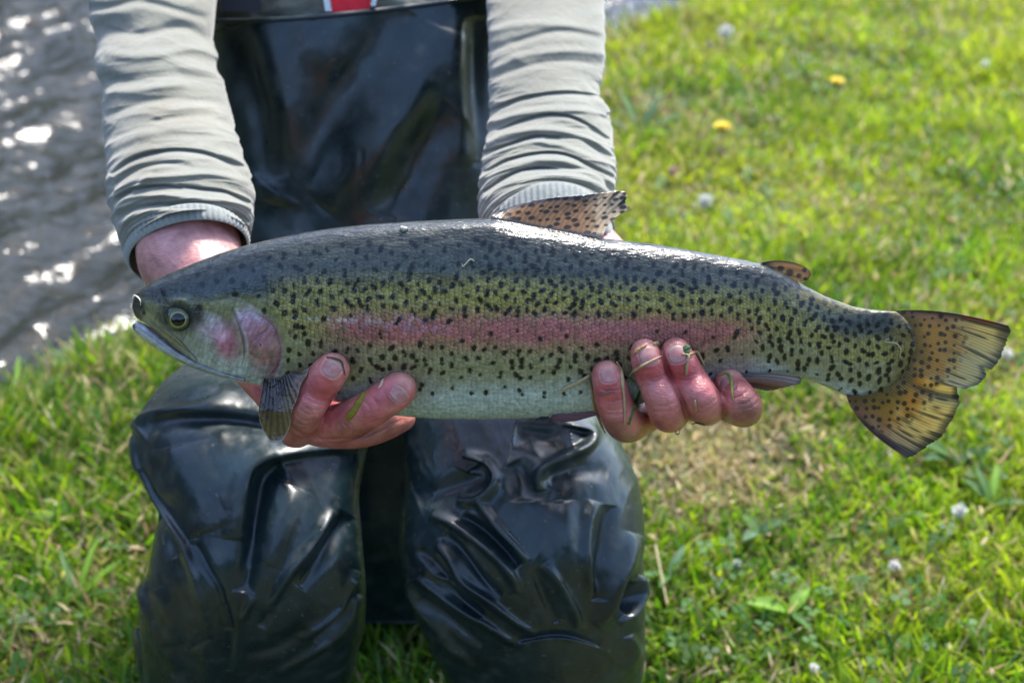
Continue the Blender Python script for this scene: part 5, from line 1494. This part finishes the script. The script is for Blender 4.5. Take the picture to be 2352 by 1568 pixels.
cam_v = Vector(CAM)
def hand_depth(x, y, fallback=None, which=None):
    x = np.asarray(x, float); y = np.asarray(y, float); out = np.zeros(x.shape)
    for i in np.ndindex(x.shape):
        r = FWD + (x[i] - W / 2) / F * RT + (H / 2 - y[i]) / F * UP
        rv = Vector(r).normalized(); best = 9.0
        for b in (bvhs if which is None else [bvhs[which]]):
            hit = b.ray_cast(cam_v, rv, 5.0)
            if hit[0] is not None: best = min(best, (np.array(hit[0]) - CAM) @ FWD)
        if 303 < x[i] < 2105 and top_t(x[i]) < y[i] < bot_t(x[i]): best = min(best, float(front(x[i], y[i]))) if which is None else best
        out[i] = best
    return out

for k, (nx, ny, nw, nl, rot, which) in enumerate(NAILS):
    c_, s_ = math.cos(math.radians(rot)), math.sin(math.radians(rot))
    gu = np.linspace(-1, 1, 19); gv = np.linspace(-1, 1, 19)
    U, Vv = np.meshgrid(gu, gv, indexing='ij')
    # rounded cuticle, nearly straight free edge
    base = -np.sqrt(np.clip(1 - 0.62 * U ** 2, 0, 1)); tipe = 0.95 - 0.42 * U ** 2
    B = base + (tipe - base) * (Vv + 1) / 2
    A = U * (1 - 0.10 * (1 - (Vv + 1) / 2) ** 2)
    x = nx + A * nw * c_ + B * nl * s_; y = ny + A * nw * s_ - B * nl * c_
    d = hand_depth(x, y, which=which)
    # smooth plate bent across the finger
    basis = np.stack([np.ones(U.size), U.ravel(), Vv.ravel(), U.ravel() ** 2, Vv.ravel() ** 2, (U * Vv).ravel()], -1)
    ok = (d.ravel() < 2); co_, *_r = np.linalg.lstsq(basis[ok], d.ravel()[ok], rcond=None); ds = (basis @ co_).reshape(d.shape)
    rim_ = np.maximum(np.abs(U), np.abs(Vv)) > 0.99
    d = ds - 0.0005 + 0.0010 * rim_
    n2 = fbm(x * 0.1, y * 0.1, 4, 3)
    col = mix(np.broadcast_to(np.array([0.42, 0.155, 0.135]), x.shape + (3,)), np.array([0.44, 0.23, 0.20]), sst(-0.2, 0.4, n2))
    col = mix(col, np.array([0.42, 0.27, 0.24]), 0.5 * (1 - sst(-0.9, -0.4, Vv)))
    col = mix(col, np.array([0.46, 0.33, 0.24]), 0.7 * sst(0.62, 0.85, Vv))
    col = mix(col, np.array([0.22, 0.13, 0.10]), 0.6 * sst(0.93, 1.0, np.maximum(np.abs(U), np.abs(Vv))))
    obj('finger_nail', P(x, y, d).reshape(-1, 3), gridfaces(19, 19), M['nail'], person, colors=col.reshape(-1, 3))
# ------------------------------------------------------------------ bits stuck on the fingers and the fish
def bit(name, pts, r, col, label, cat, lift=0.0010, group=None, ends_free=(), taper=True, n=26, flat=1.0):
    c = catmull(pts, n); x, y = c[:, 0], c[:, 1]
    d = hand_depth(x, y)
    far = d > 2
    if far.all(): d[:] = 0.985
    elif far.any():
        i = np.arange(len(d)); d[far] = np.interp(i[far], i[~far], d[~far])
    k = np.ones(5) / 5; d = np.minimum(d, np.convolve(np.pad(d, 2, 'edge'), k, 'valid')) - lift
    p = P(x, y, d); tg = np.gradient(p, axis=0); tg /= np.linalg.norm(tg, axis=1)[:, None]
    u = np.cross(tg, FWD); u /= np.linalg.norm(u, axis=1)[:, None]; v = np.cross(tg, u)
    t = np.linspace(0, 1, n); rr = r * ((0.45 + 0.55 * np.sin(np.pi * np.clip(t + 0.05, 0, 1))) if taper else np.ones(n)) * (1 + 0.25 * vn(t * 9, t * 0, int(pts[0][0])))
    a = np.linspace(0, 2 * np.pi, 8, endpoint=False)
    V = p[:, None] + rr[:, None, None] * (np.cos(a)[None, :, None] * u[:, None] + flat * np.sin(a)[None, :, None] * v[:, None])
    V = V.reshape(-1, 3); N = len(V); V = np.concatenate([V, p[:1], p[-1:]]); k = np.arange(8); k2 = (k + 1) % 8
    tr = np.concatenate([np.stack([np.full(8, N), k2, k], -1), np.stack([np.full(8, N + 1), (n - 1) * 8 + k, (n - 1) * 8 + k2], -1)])
    K = np.tile(np.array(col), (len(V), 1)) * (1 + 0.25 * np.random.RandomState(int(pts[0][1])).randn(len(V), 1).clip(-1, 1) * 0.6)
    o = obj(name, V, gridfaces(n, 8, True), M['straw'], tris=tr, colors=K, loc=p.mean(0))
    tag(o, label, cat, group)
    return o
D2 = lambda X, Y: ((2000 + X / 2.352) / 1.633, (1150 + Y / 2.352) / 1.633)
D3 = lambda X, Y: ((900 + X / 2.851) / 1.633, (1200 + Y / 2.851) / 1.633)
SG = 'dry grass bits stuck to the hands'
ST = (0.55, 0.40, 0.20)
bit('grass_stalk', [D2(735, 485), D2(775, 560), D2(790, 700), D2(805, 850), D2(808, 1040)], .0011, ST, 'long straw coloured stalk running down the side of the index finger', 'stalk', group=SG)
bit('grass_stalk', [D2(495, 640), D2(520, 740), D2(550, 900), D2(600, 1040), D2(635, 1115)], .0011, (0.36, 0.24, 0.09), 'brown stalk along the outer edge of the index finger', 'stalk', group=SG)
bit('grass_stalk', [D2(500, 605), D2(400, 665), D2(300, 710), D2(200, 765)], .0014, (0.50, 0.40, 0.20), 'pale stalk lying over the belly of the fish beside the index finger', 'stalk', group=SG, lift=.0014)
bit('grass_stalk', [D2(845, 615), D2(890, 565), D2(1000, 500), D2(1130, 435)], .0009, ST, 'thin straw crossing the nail of the middle finger', 'stalk', group=SG)
bit('grass_stalk', [D2(885, 415), D2(930, 375), D2(1000, 335)], .0014, (0.62, 0.33, 0.15), 'short orange straw at the tip of the middle finger nail', 'stalk', group=SG)
bit('grass_stalk', [D2(1350, 605), D2(1358, 500), D2(1368, 430), D2(1310, 415)], .0010, (0.42, 0.33, 0.15), 'bent straw hanging from the ring finger nail', 'stalk', group=SG)
bit('grass_stalk', [D2(1370, 425), D2(1440, 400), D2(1480, 460), D2(1510, 520)], .0011, (0.45, 0.30, 0.14), 'twisted straw on the side of the ring finger', 'stalk', group=SG)
bit('grass_stalk', [D2(570, 780), D2(640, 765), D2(680, 745), D2(730, 762)], .0008, (0.22, 0.14, 0.09), 'short dark twig lying across the index finger', 'stalk', group=SG)
bit('grass_stalk', [D2(1425, 820), D2(1430, 880), D2(1440, 935)], .0010, (0.45, 0.26, 0.13), 'small brown husk low on the ring finger', 'stalk', group=SG)
bit('grass_stalk', [D2(790, 560), D2(850, 630), D2(940, 700)], .0006, (0.25, 0.24, 0.16), 'thin dark hair like stem between index and middle finger', 'stalk', group=SG)
bit('grass_sprig', [D2(945, 725), D2(925, 800), D2(885, 910), D2(845, 1040)], .0012, (0.07, 0.20, 0.03), 'green grass blade sticking down between index and middle finger', 'grass blade')
bit('grass_sprig', [D2(1640, 605), D2(1710, 585), D2(1745, 640), D2(1752, 740), D2(1765, 825)], .0011, (0.28, 0.30, 0.06), 'hooked yellow green blade across the little finger nail', 'grass blade')
bit('leaf_scrap', [D2(1325, 350), D2(1350, 375), D2(1365, 415)], .0030, (0.05, 0.12, 0.03), 'scrap of dark green leaf on the ring finger nail', 'leaf', flat=0.25)
bit('leaf_scrap', [D2(1060, 330), D2(1085, 320), D2(1112, 335)], .0016, (0.55, 0.40, 0.15), 'curled yellow scrap between the two middle fingertips', 'leaf')
bit('hair', [D2(1250, 1095), D2(1262, 1118), D2(1285, 1120), D2(1298, 1065)], .0004, (0.1, 0.08, 0.05), 'fine dark looped root hanging under the middle finger', 'root', lift=0.002)
bit('hair', [D2(1400, 1035), D2(1450, 1025), D2(1500, 1035), D2(1515, 1050)], .0006, (0.05, 0.04, 0.03), 'dark curved root under the ring finger', 'root', lift=0.001)
bit('withered_leaf', [D3(1338, 765), D3(1310, 830), D3(1275, 890), D3(1215, 975), D3(1160, 1040), D3(1145, 1075)], .0030, (0.26, 0.20, 0.012), 'narrow withered yellow leaf on the finger beside the belly', 'leaf', flat=0.3)
bit('grass_stalk', [D3(925, 395), D3(1000, 405), D3(1085, 440), D3(1110, 520), D3(1125, 590)], .0007, (0.12, 0.08, 0.05), 'dark thread of dirt curled round the nail next to the gill', 'stalk', group=SG, lift=.0012)
bit('straw_scrap', [D3(1530, 630), D3(1510, 690), D3(1480, 730)], .0009, (0.7, 0.55, 0.4), 'tiny pale scrap on the fingertip resting on the belly', 'scrap')
# crumb on the back, threads on the fish
D1 = lambda X, Y: (275.6 + X * .3124, 551 + Y * .3124)
bit('snail_crumb', [(920, 522), (927, 526), (936, 524)], .0019, (0.45, 0.45, 0.36), 'small pale crumb of debris stuck on the fish back', 'debris', lift=.0015)
bit('thread', [D1(88, 435), D1(105, 408), D1(135, 425), D1(150, 450), D1(150, 480)], .0005, (0.75, 0.68, 0.55), 'curved pale thread across the snout of the fish', 'thread', lift=.0012)
bit('thread', [(1061, 606), (1064, 612), (1080, 596), (1090, 600)], .0004, (0.4, 0.38, 0.28), 'tiny forked thread lying on the shiny fish back', 'thread')
D4 = lambda X, Y: (1775.9 + X * .293, 643 + Y * .293)
bit('thread', [D4(905, 455), D4(878, 485), D4(960, 495), D4(1000, 540), D4(992, 595), D4(1015, 608)], .0004, (0.55, 0.5, 0.3), 'curly pale thread near the root of the tail', 'thread')
bit('green_scrap', [(784, 752), (788, 754), (791, 757)], .0014, (0.08, 0.18, 0.02), 'green speck of leaf on the flank near the gill cover', 'leaf', flat=0.4)
